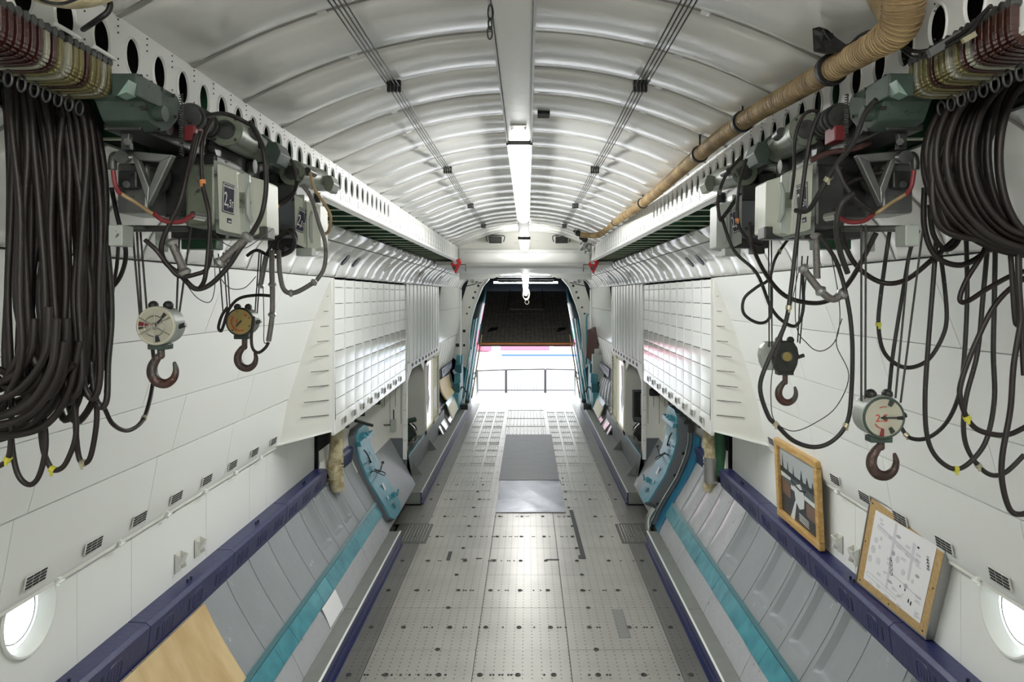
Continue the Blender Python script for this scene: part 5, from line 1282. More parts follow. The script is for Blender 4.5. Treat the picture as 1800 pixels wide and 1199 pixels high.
def hoist_far(s):
    t = thing('electric_hoist', ('farther grey electric hoist on the %s crane rail' % SIDE[s]), 'hoist', M(520, 440, 4.1, s), 'electric cargo hoists on the crane rails')
    m = lambda x, y, Y: M(x, y, Y, s)
    a, b2 = m(515, 304, 4.1), m(560, 316, 4.6)
    ax = (b2 - a).normalized()
    MB().cyl(a, b2, .068, n=24).build('motor_body', MOT, t, smooth=40); MB().cyl(a - ax * .02, a + ax * .01, .071, n=24).build('motor_end_cap', MOT, t, smooth=40, bevel=.005)
    MB().cyl(a - ax * .026, a - ax * .018, .04, n=20).build('motor_cover', IRD, t)
    MB().prism([b2 + Vector((.062 * cos(pi / 4 * k + .39), 0, .068 * sin(pi / 4 * k + .39))) for k in range(8)], (0, .08, 0)).build('motor_flange', BXG, t, bevel=.004)
    c = m(577, 322, 4.5); MB().prism([c + Vector((.035 * cos(pi / 3 * k), 0, .055 * sin(pi / 3 * k))) for k in range(6)], (0, .14, 0)).build('hex_housing', MOT, t, bevel=.004)
    MB().cyl(m(540, 300, 4.1), m(552, 306, 4.2), .02).build('motor_gland', IRN, t, smooth=30)
    MB().cyl(m(497, 290, 4.1), m(500, 296, 4.4), .055, n=18).build('coupling_housing', IRD, t, smooth=40)
    pbox(MB(), 472, 322, 520, 352, 4.1, .3, s).build('gear_case', IRD, t, bevel=.012)
    pbox(MB(), 474, 345, 522, 418, 4.12, .3, s).build('side_cabinet', G3, t, bevel=.012)
    pbox(MB(), 518, 342, 535, 428, 4.1, .1, s).build('lid_rim', BXG, t, bevel=.004)
    lid = [m(517, 342, 4.05), m(538, 352, 4.12), m(540, 438, 4.12), m(519, 428, 4.05)]
    MB().prism(lid, (0, .04, 0)).build('control_box_lid', BXW if s < 0 else BXG, t, bevel=.004)
    MB().prism([m(538, 352, 4.1), m(563, 360, 4.2), m(564, 436, 4.2), m(540, 440, 4.1)], (0, .16, 0)).build('control_box', BXW if s < 0 else BXG, t, bevel=.008)
    MB().tube([m(548, 372, 4.08), m(546, 385, 4.06), m(546, 415, 4.06), m(548, 426, 4.08)], [.008, .011, .011, .008], 8).build('hinge', BXG, t, smooth=40)
    a, b2, c2, d2 = lid; cc = (a + b2 + c2 + d2) / 4
    ux = (b2 - a).normalized() if s < 0 else (a - b2).normalized(); uy = (a - d2); uy = (uy - ux * uy.dot(ux)).normalized(); n = ux.cross(uy)
    warning_plate(t, s, cc + n * .0025 + uy * .01, ux, uy, .058, .135)
    pbox(MB(), 470, 418, 560, 436, 4.2, .1, s).build('lower_frame', IRN, t, bevel=.006)
    pbox(MB(), 478, 432, 500, 446, 4.15, .08, s).build('frame_foot', IRD, t, bevel=.004)
    pbox(MB(), 520, 436, 548, 450, 4.1, .08, s).build('terminal_tray', BXG, t, bevel=.004)
    q = [m(485, 392, 4.08), m(512, 400, 4.08), m(482, 425, 4.08)]
    MB().prism(q, (0, .02, 0)).build('web_bracket', IRN, t, bevel=.003)
    MB().cyl(m(488, 398, 4.05), m(488, 398, 4.1), .02).build('pivot', IRN, t, smooth=30)
    MB().box((XC + s * 1.36, 4.2, 4.20), (XC + s * 1.50, 5.1, 4.29)).build('trolley', IRD, t, bevel=.008)
    for Y in (4.3, 4.95): MB().cyl((XC + s * 1.33, Y, 4.25), (XC + s * 1.53, Y, 4.25), .035, n=16).build('trolley_wheel', IRN, t, smooth=40)
    return t
for s in (-1, 1):
    for h_ in (hoist_near(s), hoist_far(s)):
        h_.location = Vector((0, 0, ZC)) + (h_.location - Vector((0, 0, ZC))) * KH; h_.scale = (KH,) * 3
    # running rail
    o = MB().box((XC + s * 1.34, .8, 4.33), (XC + s * 1.38, 13.2, 4.37)).build('crane_rail', IRD); tag(o, 'dark steel running rail tucked behind the %s crane beam' % SIDE[s], 'rail')

# ---- hook blocks: dial, cheeks, hook; depth Y, centre pixel, dial radius in px
def hook_curve(c, k):
    """points of a cargo hook hanging from c, scale k"""
    P2 = [(0, 0), (-.02, -.06), (-.14, -.20), (-.26, -.42), (-.26, -.68), (-.10, -.90), (.16, -.95), (.38, -.80), (.46, -.56), (.42, -.34), (.40, -.28)]
    return [c + Vector((x * k, 0, z * k)) for x, z in P2]
def hook_block(name, label, cxp, cyp, Y, rp, hx, hy, hlen, face, style, hookmat, flip=1, yaw=0.0):
    Y = Y * KH; c = P(cxp, cyp, Y); r = rp * Y / F
    t = thing(name, label, 'hook', c)
    ax = Vector((sin(yaw), -cos(yaw), 0)); ux = Vector((cos(yaw), sin(yaw), 0)); uz = Vector((0, 0, 1))
    if style != 'plain':
        MB().cyl(c, c - ax * r * 1.3, r * 1.06, r * 1.0, n=32).build('scale_housing', BXG if style != 'yellow' else MOT, t, smooth=40, bevel=.003)
        mb = MB(); mb.torus(c + ax * .002, ax, r * .97, r * .07, 36, 8); mb.build('dial_bezel', CRM if style == 'cage' else (GRN if style == 'red' else IRD), t, smooth=60)
        t_ = t; t = MB().cyl(c + ax * .001, c + ax * .004, r * .93, n=32).build('dial_face', face, t)
        f = c + ax * .006
        def sector(a0, a1, r0, r1, m, nm):
            pts = [f + (ux * cos(a0 + (a1 - a0) * k / 5) + uz * sin(a0 + (a1 - a0) * k / 5)) * r * r1 for k in range(6)] + [f + (ux * cos(a1 + (a0 - a1) * k / 5) + uz * sin(a1 + (a0 - a1) * k / 5)) * r * r0 for k in range(6)]
            MB().prism(pts, ax * .0012).build(nm, m, t)
        if style == 'cage':
            sector(2.85, 3.12, .35, .88, REDH, 'dial_sector'); sector(3.2, 3.35, .5, .88, IRD, 'dial_sector'); sector(.75, 1.0, .55, .86, IRD, 'dial_sector'); sector(4.75, 5.05, .5, .86, IRD, 'dial_sector')
            for k in range(6):
                a = pi / 6 + k * pi / 3; MB().cyl(f + ax * .004 + (ux * cos(a) + uz * sin(a)) * r * .17, f + ax * .004 + (ux * cos(a) + uz * sin(a)) * r * .93, .0012, n=6).build('guard_wire', SIL, t)
            MB().torus(f + ax * .004, ax, r * .55, .0013, 36, 5).build('guard_ring', SIL, t); MB().torus(f + ax * .004, ax, r * .17, .0013, 24, 5).build('guard_ring', SIL, t)
            MB().obox(f + ux * r * .2 + uz * r * .22 + ax * .002, (ux + uz).normalized() * r * .22, (uz - ux).normalized() * r * .05, ax * .001).build('needle', IRD, t)
            MB().cyl(f, f + ax * .007, r * .07).build('hub', SIL, t, smooth=40)
        if style == 'yellow':
            sector(2.4, 4.0, .55, .66, RDT, 'dial_arc'); sector(4.0, 5.2, .6, .68, RDT, 'dial_arc'); sector(.7, 1.0, .6, .72, RDT, 'dial_arc'); sector(2.2, 3.6, .2, .27, RDT, 'dial_arc')
            MB().obox(f - ux * r * .07 - uz * r * .1, (ux + uz).normalized() * r * .28, (uz - ux).normalized() * r * .05, ax * .001).build('needle', IRD, t)
            for a in (.4, 1.8, 2.5, 4.0, 5.9): 
                q = f + (ux * cos(a) + uz * sin(a)) * r * .78; MB().cyl(q, q + ax * .003, r * .06, n=8).build('dial_screw', SIL, t)
        if style == 'red':
            sector(1.0, 1.3, .62, .92, IRD, 'dial_sector'); sector(-.12, .1, .62, .92, IRD, 'dial_sector'); sector(-1.2, -.9, .55, .85, IRD, 'dial_sector'); sector(-1.85, -1.6, .55, .92, REDH, 'dial_sector')
            sector(1.35, 2.0, .52, .55, RDT, 'dial_arc')
            text_part('2.5', r * .52, f - ux * r * .12 - uz * r * .04, ux, uz, 'lettering', RDT, t, .0004)
            MB().obox(f + ux * r * .22 + ax * .002, ux * r * .4, uz * r * .04, ax * .001).build('needle', IRD, t)
            MB().cyl(f, f + ax * .004, r * .1).build('hub', IRD, t)
            sector(3.7, 4.6, .52, .56, RDT, 'dial_arc')
        t = t_
    else:
        q = [(-.75, .5), (-.45, .95), (.45, .95), (.75, .55), (.85, .1), (.75, -.5), (.5, -1.0), (-.5, -1.0), (-.75, -.5), (-.85, .05)]
        MB().prism([c + ux * r * x + uz * r * z * 1.1 for x, z in q], -ax * .05).build('block_casing', IRD, t, bevel=.006)
        MB().prism([c - ux * r * .75 - ax * .05 + ux * r * x * .9 + uz * r * z for x, z in q], -ax * .05).build('rear_casing', BXG, t, bevel=.006)
        MB().cyl(c, c + ax * .004, r * .36, n=20).build('sight_glass', DLY, t); MB().torus(c + ax * .003, ax, r * .37, .004, 24, 6).build('glass_rim', IRN, t, smooth=50)
    # sheave lugs on top, cable guide
    for dx in (-.38, .42):
        MB().ball(c + ux * r * dx - ax * r * .5 + uz * r * 1.08, r * .26, 10, (1, 1.3, 1)).build('sheave_lug', IRD, t, smooth=60)
    MB().cyl(c + ux * r * .9 - ax * r * .5 - uz * r * .1, c + ux * r * 1.35 - ax * r * .5 + uz * r * .05, r * .13, n=10).build('side_pin', IRN, t, smooth=40)
    MB().obox(c - uz * r * 1.12 - ax * r * .5, ux * r * .55, ax * r * .35, uz * r * .16).build('swivel_yoke', GRN if style != 'plain' else IRN, t, bevel=.004)
    # hook
    top = P(hx, hy, Y + r * .5); k = hlen * Y / F
    pts = crom([Vector((top.x + (q.x - top.x) * flip, q.y, q.z)) for q in hook_curve(top, k)], 5)
    n = len(pts); rr = []
    for i in range(n):
        u = i / (n - 1); rr.append(k * (.075 + .085 * sin(pi * min(1, u * 1.15)) ** 1.2) * (1 if u < .85 else max(.35, 1 - (u - .85) * 4)))
    MB().tube(pts, rr, 12).build('hook', hookmat, t, smooth=60)
    mb = MB().cyl(top + Vector((0, 0, -.005)), Vector((top.x, top.y, (c - uz * r * 1.0).z)), k * .11, n=12); mb.ball(top + Vector((0, 0, -.01)), k * .12, 10); mb.build('hook_shank', hookmat, t, smooth=40)
    return t
hook_block('hook_block', 'grey hook block with a caged round dial hanging on the left, nearest', 274, 573, 2.9, 33, 283, 620, 58, DLC, 'cage', HK, 1)
hook_block('hook_block', 'smaller hook block with a yellow dial and red marks on the left', 422, 566, 3.75, 24, 430, 606, 44, DLY, 'yellow', HK2, 1)
hook_block('hook_block', 'dark hook block with a small round sight glass on the right', 1383, 627, 3.7, 26, 1380, 668, 42, DLY, 'plain', HK, 1)
hook_block('hook_block', 'large hook block with a cream dial reading in red on the right', 1553, 734, 2.75, 36, 1548, 780, 60, DLC, 'red', HK2, 1)
# spare latch
# falls of steel rope to the hook blocks
def cable(name, label, pts, px, m=CAB, k=6, cat='cable', group=None, tags=(), n=8):
    if name in ('power_cable', 'thin_wire'): pts = [(a, b2, c * KH) for a, b2, c in pts]
    """pts: (pixel x, pixel y, depth) ; px: thickness in px at the mean depth"""
    W3 = crom([P(*p) for p in pts], k)
    Ym = sum(p[2] for p in pts) / len(pts); r = px * .5 * Ym / F
    if tags:
        t = thing(name, label, cat, W3[len(W3) // 2], group)
        MB().tube(W3, r, n).build('cable_run', m, t, smooth=60)
        for (u, mm) in tags:
            i = int(u * (len(W3) - 2)); ax = (W3[i + 1] - W3[i]).normalized()
            MB().tube([W3[i] - ax * r * .9, W3[i] + ax * r * .9], r * 1.35, 10).build('clip_band', mm, t, smooth=30)
            MB().obox(W3[i] + Vector((0, -r, -r * 1.4)), (r * .5, 0, 0), (0, r * .2, 0), (0, 0, r * .8)).build('band_tail', mm, t)
        return t
    o = MB().tube(W3, r, n).build(name, m, None, smooth=60); return tag(o, label, cat, group)
for (xs, lab, Y, y1) in (([(232, 396, 246, 556), (240, 396, 249, 552), (246, 396, 258, 545)], 'left side of the caged dial hook block', 2.95, 0), ([(316, 400, 310, 556), (336, 400, 315, 552)], 'right side of the caged dial hook block', 3.0, 0),
        ([(384, 446, 392, 548), (392, 444, 400, 545), (398, 440, 404, 542)], 'left side of the yellow dial hook block', 3.8, 0), ([(456, 440, 448, 552), (460, 440, 452, 552)], 'right side of the yellow dial hook block', 3.85, 0),
        ([(1351, 418, 1352, 610), (1356, 418, 1357, 612)], 'left side of the sight glass hook block', 3.75, 0), ([(1410, 450, 1402, 602), (1420, 450, 1406, 604)], 'right side of the sight glass hook block', 3.8, 0),
        ([(1514, 395, 1514, 705), (1522, 395, 1521, 715)], 'left side of the red marked hook block', 2.8, 0), ([(1603, 395, 1574, 700), (1622, 405, 1583, 708)], 'right side of the red marked hook block', 2.85, 0)):
    for (xa, ya, xb, yb) in xs:
        o = MB().cyl(P(xa, ya, Y * KH), P(xb, yb, Y * KH), .0035 if 'red marked' in lab or 'caged' in lab else .0030, n=8).build('hoist_rope', CAB3, None, smooth=60)
        tag(o, 'thin fuzzy hoist rope on the ' + lab, 'rope', 'ropes on the ' + lab)

# ---- insulator brackets and cable hangers along the rails
for s in (-1, 1):
    for k in range(17):
        Y = 1.72 + k * .027 + (.01 if k > 8 else 0)
        m_ = BRO if (k % 9 in (0, 1, 2, 3, 4, 5, 7)) and k < 9 else (OLV if k % 3 else CRD)
        if k in (12,): m_ = BRO
        X = XC + s * 1.18; z = 4.262
        t = thing('insulator_bracket', 'moulded insulator bracket for the festoon cables, %s from the camera end of the %s row' % (ORD[k], SIDE[s]), 'bracket', (X, Y, z), 'row of insulator brackets on the %s rail' % SIDE[s])
        W3 = crom([(X, Y, z + .015), (X, Y, z - .05), (X + s * .022, Y, z - .075), (X + s * .12, Y, z - .078)], 4)
        mb = MB()
        for i in range(len(W3) - 1):
            a, b2 = W3[i], W3[i + 1]; d = (b2 - a); mb.obox((a + b2) / 2, d * .55, (0, .0075, 0), d.cross(Vector((0, 1, 0))).normalized() * .011)
        mb.build('bracket_arm', m_, t, bevel=.002)
        MB().cyl((X - s * .012, Y, z + .018), (X + s * .014, Y, z + .018), .012, n=12).build('roller', IRN, t, smooth=40)
    for k in range(9):
        Y = 1.78 + k * .05
        t = thing('cable_shackle', 'small steel shackle under the insulator brackets, %s along the %s row' % (ORD[k], SIDE[s]), 'shackle', (XC + s * 1.33, Y, 4.12), 'shackles under the %s insulator brackets' % SIDE[s])
        MB().tube([(XC + s * 1.27 + .011 * cos(a), Y, 4.15 + .02 * sin(a)) for a in [2 * pi * q / 14 for q in range(14)]], .0035, 6, closed=True).build('ring', IRN, t, smooth=60)
        MB().cyl((XC + s * 1.27, Y, 4.17), (XC + s * 1.27, Y, 4.20), .004, n=6).build('pin', IRN, t)

# ---- festoon cables, left bundle: long loops hanging in front of the hoist
random.seed(11)
G_ = 'festoon cable loops bundled on the left'
tops = [(0, 120), (14, 128), (26, 136), (40, 142), (54, 150), (66, 154), (78, 158), (88, 163), (98, 168), (108, 172), (116, 176), (124, 180), (132, 184), (140, 188), (150, 196), (158, 204)]
for i, (x, y) in enumerate(tops):
    Y = 2.16 + .018 * i + random.uniform(-.03, .03)
    dx = 22 + random.uniform(-4, 10)
    xb = x + dx + random.uniform(-6, 12)
    yb = 640 + random.uniform(-10, 60) + (i > 11) * 20
    ex = xb - 60 - random.uniform(0, 60) - (60 if i < 9 else 0)
    pts = [(x - 24, y + 6, Y), (x - 4, y - 2, Y), (x + 12, y + 22, Y), (x + dx - 4, y + 120, Y), (xb + random.uniform(-8, 4), y + 250, Y), (xb + random.uniform(-5, 12), 520, Y), (xb + random.uniform(-4, 6), yb - 30, Y), (xb - 30, yb + 40, Y + .02)]
    if i < 9: pts += [(xb - 80, yb + 70 + random.uniform(-8, 8), Y + .03), (xb - 150, yb + 82, Y + .03), (xb - 230, yb + 60, Y)]
    else: pts += [(xb - 48, yb + 10, Y + .03), (xb - 62, yb - 80, Y + .04), (xb - 66 + random.uniform(-8, 8), 420, Y + .04), (xb - 60, y + 130, Y + .04), (xb - 40, y + 20, Y + .05)]
    cable('festoon_cable', 'dark brown rubber cable loop in the thick bundle at the left edge', pts, 12.5, CAB, 5, group=G_)
for i in range(12):
    x = 4 + i * 13; y = 122 + i * 5.5; Y = 2.28 + random.uniform(-.03, .05)
    xb = x + 30 + random.uniform(-14, 14)
    cable('festoon_cable', 'dark brown rubber cable loop in the thick bundle at the left edge', [(x - 10, y, Y), (x + 8, y + 12, Y), (x + 20, y + 90, Y), (xb - 4, 380, Y), (xb + random.uniform(-20, 8), 520, Y), (xb - 6, 640 + random.uniform(-20, 30), Y), (xb - 22, 700 + random.uniform(-10, 20), Y), (xb - 40, 640, Y), (xb - 34, 480, Y), (xb - 40 + random.uniform(-10, 10), 300, Y), (xb - 40, y + 30, Y)], 12, CAB, 5, group=G_)
# sweeps of the bundle's foot toward the left edge
for i, pts in enumerate([[(100, 560), (92, 640), (60, 700), (10, 730), (-50, 736)], [(112, 600), (100, 660), (66, 716), (20, 742), (-50, 752)], [(86, 540), (80, 620), (40, 680), (-10, 704), (-60, 700)], [(60, 560), (54, 620), (20, 664), (-30, 680)], [(40, 600), (70, 660), (30, 690), (-20, 650)], [(118, 560), (110, 660), (80, 700), (30, 724), (-40, 722)], [(130, 640), (95, 665), (40, 668), (-20, 640)], [(140, 600), (120, 690), (84, 744), (30, 764), (-40, 766)]]):
    cable('festoon_cable', 'dark brown rubber cable loop in the thick bundle at the left edge', [(x, y, 2.12 + .02 * i) for x, y in pts], 13, CAB, 6, group=G_)
cable('festoon_cable', 'narrow dark cable loop at the foot of the left bundle, lowest one', [(22, 700, 2.3), (20, 770, 2.3), (30, 830, 2.3), (50, 852, 2.3), (68, 838, 2.3), (80, 790, 2.3), (78, 740, 2.3), (70, 690, 2.32)], 9.5, CAB, 6)
cable('festoon_cable', 'dark cable crossing low at the left edge with a yellow tag', [(20, 690, 2.28), (20, 760, 2.28), (16, 800, 2.28), (6, 815, 2.28), (-14, 824, 2.28)], 9.5, CAB, 6, tags=((.62, BRS),))
cable('festoon_cable', 'dark cable loop with a yellow tag at the foot of the left bundle', [(70, 700, 2.34), (74, 780, 2.34), (88, 820, 2.34), (102, 826, 2.34), (118, 810, 2.34), (134, 760, 2.34), (128, 690, 2.34), (124, 640, 2.34), (120, 560, 2.34)], 9.5, CAB, 6, tags=((.3, BRS),))
cable('festoon_cable', 'dark cable loop with a pale tag right of the left bundle', [(136, 560, 2.4), (137, 660, 2.4), (133, 740, 2.4), (138, 800, 2.4), (148, 814, 2.4), (160, 800, 2.4), (170, 740, 2.4), (169, 680, 2.4), (172, 560, 2.4)], 9.5, CAB, 6, tags=((.5, TAG),))
cable('festoon_cable', 'short curled cable loop at the right foot of the left bundle', [(84, 650, 2.35), (86, 690, 2.35), (98, 702, 2.35), (112, 690, 2.35), (118, 660, 2.35), (122, 600, 2.35)], 10, CAB2, 6)
cable('festoon_cable', 'tight double bend of cable beside the right foot of the left bundle', [(160, 500, 2.4), (160, 620, 2.4), (166, 690, 2.38), (178, 716, 2.38), (188, 700, 2.38), (190, 640, 2.4), (196, 560, 2.42), (192, 470, 2.42), (176, 330, 2.42), (170, 260, 2.45)], 10.5, CAB2, 6)
cable('festoon_cable', 'cable swinging from the left bundle down and up to the caged dial hook block', [(146, 676, 2.4), (162, 700, 2.42), (182, 716, 2.45), (198, 745, 2.5), (224, 757, 2.6), (250, 740, 2.7), (264, 700, 2.8), (271, 650, 2.9), (268, 610, 2.92)], 7.5, CAB, 6, tags=((.66, TAG),))
cable('festoon_cable', 'cable hanging in a slim curve right of the left bundle, top to middle', [(196, 330, 2.6), (206, 380, 2.6), (221, 440, 2.6), (214, 480, 2.6), (196, 506, 2.6), (170, 516, 2.6), (120, 520, 2.6)], 8, CAB, 6)
cable('festoon_cable', 'straight cable dropping right of the left bundle', [(208, 430, 2.65), (205, 470, 2.65), (197, 520, 2.65), (194, 600, 2.65), (186, 690, 2.6)], 6.5, CAB, 6)
tag(MB().box(P(45, 576, 2.2), P(58, 567, 2.2) + Vector((0, .006, 0))).build('yellow_tag', BRS), 'yellow cable tag in the middle of the left bundle', 'tag')

# cables round the left hoists
L = [('black cable looping in front of the near left hoist, from motor to box', [(440, 215, 3.1), (462, 260, 3.0), (468, 320, 3.0), (462, 370, 3.0), (446, 405, 2.95), (420, 440, 2.9), (400, 470, 2.9), (370, 500, 2.9), (345, 508, 2.9), (328, 495, 2.9), (315, 480, 2.9)], 9, CAB2, ()),
     ('black cable dropping from the first left motor to the lower loops', [(372, 212, 3.0), (356, 250, 2.9), (356, 320, 2.9), (368, 380, 2.88), (366, 440, 2.88), (360, 490, 2.88), (350, 508, 2.9)], 8, CAB, ((.35, ORA),)),
     ('dark cable arching over the first left motor', [(330, 215, 2.95), (360, 205, 3.0), (395, 200, 3.1), (430, 214, 3.1), (452, 232, 3.2), (458, 260, 3.25)], 8, CAB2, ()),
     ('dark cable slanting across the casting of the near left hoist', [(345, 236, 2.9), (330, 300, 2.85), (318, 350, 2.82), (300, 390, 2.82), (284, 430, 2.82), (290, 460, 2.84), (316, 482, 2.86)], 9, CAB, ()),
     ('second dark cable slanting across the near left hoist', [(352, 232, 2.95), (338, 280, 2.88), (325, 320, 2.86), (310, 380, 2.84)], 8, CAB2, ()),
     ('cable from the near left hoist frame down to the lower conduit', [(255, 422, 2.8), (275, 440, 2.8), (295, 466, 2.82), (316, 486, 2.84), (345, 482, 2.88), (364, 472, 2.9), (372, 440, 2.9)], 8, CAB, ()),
     ('cable hanging to the far left control box in a tall curve', [(532, 325, 3.9), (548, 350, 3.9), (560, 390, 3.9), (572, 430, 3.9), (570, 470, 3.9), (556, 494, 3.9)], 7.5, HOS, ()),
     ('brown hose hanging from the far left motor', [(545, 303, 4.0), (552, 330, 4.0), (568, 355, 4.0), (581, 380, 4.0), (578, 405, 4.0), (570, 412, 4.0)], 5.5, DUC, ()),
     ('looped black cable under the far left hoist', [(492, 420, 3.9), (510, 404, 3.88), (520, 416, 3.88), (514, 436, 3.9), (498, 446, 3.9), (486, 436, 3.9), (490, 418, 3.9), (506, 410, 3.86)], 7, CAB, ()),
     ('second looped black cable under the far left hoist', [(470, 445, 3.88), (484, 420, 3.86), (504, 406, 3.86), (518, 420, 3.86), (512, 442, 3.88), (480, 452, 3.88), (452, 440, 3.86), (434, 450, 3.86)], 6, CAB2, ()),
     ('black cable curling from the far left motor gland', [(498, 268, 3.9), (516, 290, 3.9), (520, 330, 3.9), (500, 352, 3.9), (474, 358, 3.9), (440, 352, 3.85)], 6, CAB, ()),
     ('orange tagged black cable between the left hoists', [(468, 355, 3.6), (482, 362, 3.6), (496, 360, 3.65), (514, 345, 3.7), (524, 320, 3.75)], 5.5, CAB, ((.35, ORA),)),
     ('cable arching to the yellow dial hook block', [(475, 520, 3.75), (450, 519, 3.75), (420, 525, 3.75), (402, 545, 3.75), (392, 575, 3.75), (388, 582, 3.75), (384, 575, 3.75), (390, 555, 3.75), (400, 540, 3.75)], 5.5, CAB, ()),
     ('cable loop under the yellow dial hook block', [(446, 556, 3.72), (442, 590, 3.72), (444, 612, 3.72), (454, 620, 3.72), (466, 612, 3.72), (472, 602, 3.72)], 5.5, CAB, ())]
for lab, pts, px, m_, tg in L: cable('power_cable', lab, pts, px, m_, 6, tags=tg)
# armoured conduits with end fittings
def conduit(label, pts, px, ends):
    pts = [(a, b2, c * KH) for a, b2, c in pts]
    t = thing('conduit', label, 'conduit', P(*pts[len(pts) // 2])); W3 = crom([P(*p) for p in pts], 6); Ym = pts[0][2]; r = px * .5 * Ym / F
    MB().tube(W3, r, 10).build('pipe', HOS, t, smooth=60)
    for (x, y) in ends:
        c = P(x, y, Ym); j = min(range(1, len(W3) - 1), key=lambda q: (W3[q] - c).length); ax = (W3[j + 1] - W3[j - 1]).normalized()
        MB().tube([W3[j] - ax * r * .8, W3[j], W3[j] + ax * r * .8], [r * 1.2, r * 1.7, r * 1.2], 12).build('fitting', ALU, t, smooth=40)
    return t
conduit('grey conduit slanting down from the near left hoist, thick', [(300, 424, 2.85), (312, 450, 2.85), (326, 482, 2.85)], 14, [(301, 428), (324, 478)])
conduit('grey conduit rising from the loops to the white control box on the left', [(384, 465, 2.9), (410, 440, 2.9), (438, 414, 2.9)], 14, [(388, 462), (434, 418)])
conduit('grey conduit with two couplings hanging right of the yellow dial', [(478, 440, 3.75), (478, 480, 3.75), (479, 520, 3.75), (478, 560, 3.75), (472, 600, 3.75)], 9, [(478, 498), (479, 556)])
conduit('short grey conduit between the far left cables', [(468, 450, 3.75), (462, 480, 3.75), (457, 506, 3.75)], 9, [(458, 504)])
conduit('U shaped grey conduit under the far left control box', [(490, 440, 3.8), (492, 480, 3.8), (500, 510, 3.8), (520, 514, 3.8), (556, 494, 3.8)], 8.5, [(512, 514), (553, 496)])
for lab, pts in (('thin wire dangling under the near left hoist', [(328, 500, 2.9), (345, 522, 2.9), (365, 532, 2.9), (375, 520, 2.9), (378, 480, 2.9), (370, 410, 2.9)]),
                 ('thin wire curling under the left control box', [(375, 408, 2.9), (398, 430, 2.9), (430, 436, 2.9), (456, 420, 3.0), (480, 402, 3.2)]),
                 ('thin wire beside the yellow dial hook block', [(462, 480, 3.8), (464, 560, 3.8), (464, 600, 3.8), (470, 602, 3.8)]),
                 ('thin wire swinging left of the yellow dial hook block', [(388, 490, 3.8), (405, 507, 3.8), (430, 506, 3.8), (450, 486, 3.8)])):
    cable('thin_wire', lab, pts, 1.6, CAB3, 6, cat='wire', n=5)

# ---- right side bundle: big coils at the edge and hanging loops
G_ = 'coiled festoon cables at the right edge'
for i in range(15):
    Y = 2.15 + .025 * (i % 5); rx = 70 + i * 9.5; ry = 148 + random.uniform(-12, 10) + i * 1.2; cx_ = 1828 + random.uniform(-8, 8); cy_ = 272 + random.uniform(-8, 8) + i * .6
    pts = [(cx_ + rx * cos(a) * 1.0, cy_ - ry * sin(a), Y) for a in [radians(70 + 220 * k / 12) for k in range(13)]]
    pts = [(p[0] if p[0] < 1860 else 1860, p[1], p[2]) for p in pts]
    cable('coiled_cable', 'dark brown rubber cable coil stacked at the right edge', pts, 13, CAB, 5, group=G_)
for i in range(7):
    Y = 2.2 + .02 * i; x = 1640 + i * 14
    cable('coiled_cable', 'dark brown rubber cable coil stacked at the right edge', [(x + 120, 130, Y), (x + 60, 165, Y), (x + 20, 230, Y), (x, 310, Y), (x + 4, 380, Y), (x + 30, 410 + i * 2, Y), (x + 90, 420, Y), (x + 180, 418, Y)], 12.5, CAB, 5, group=G_)
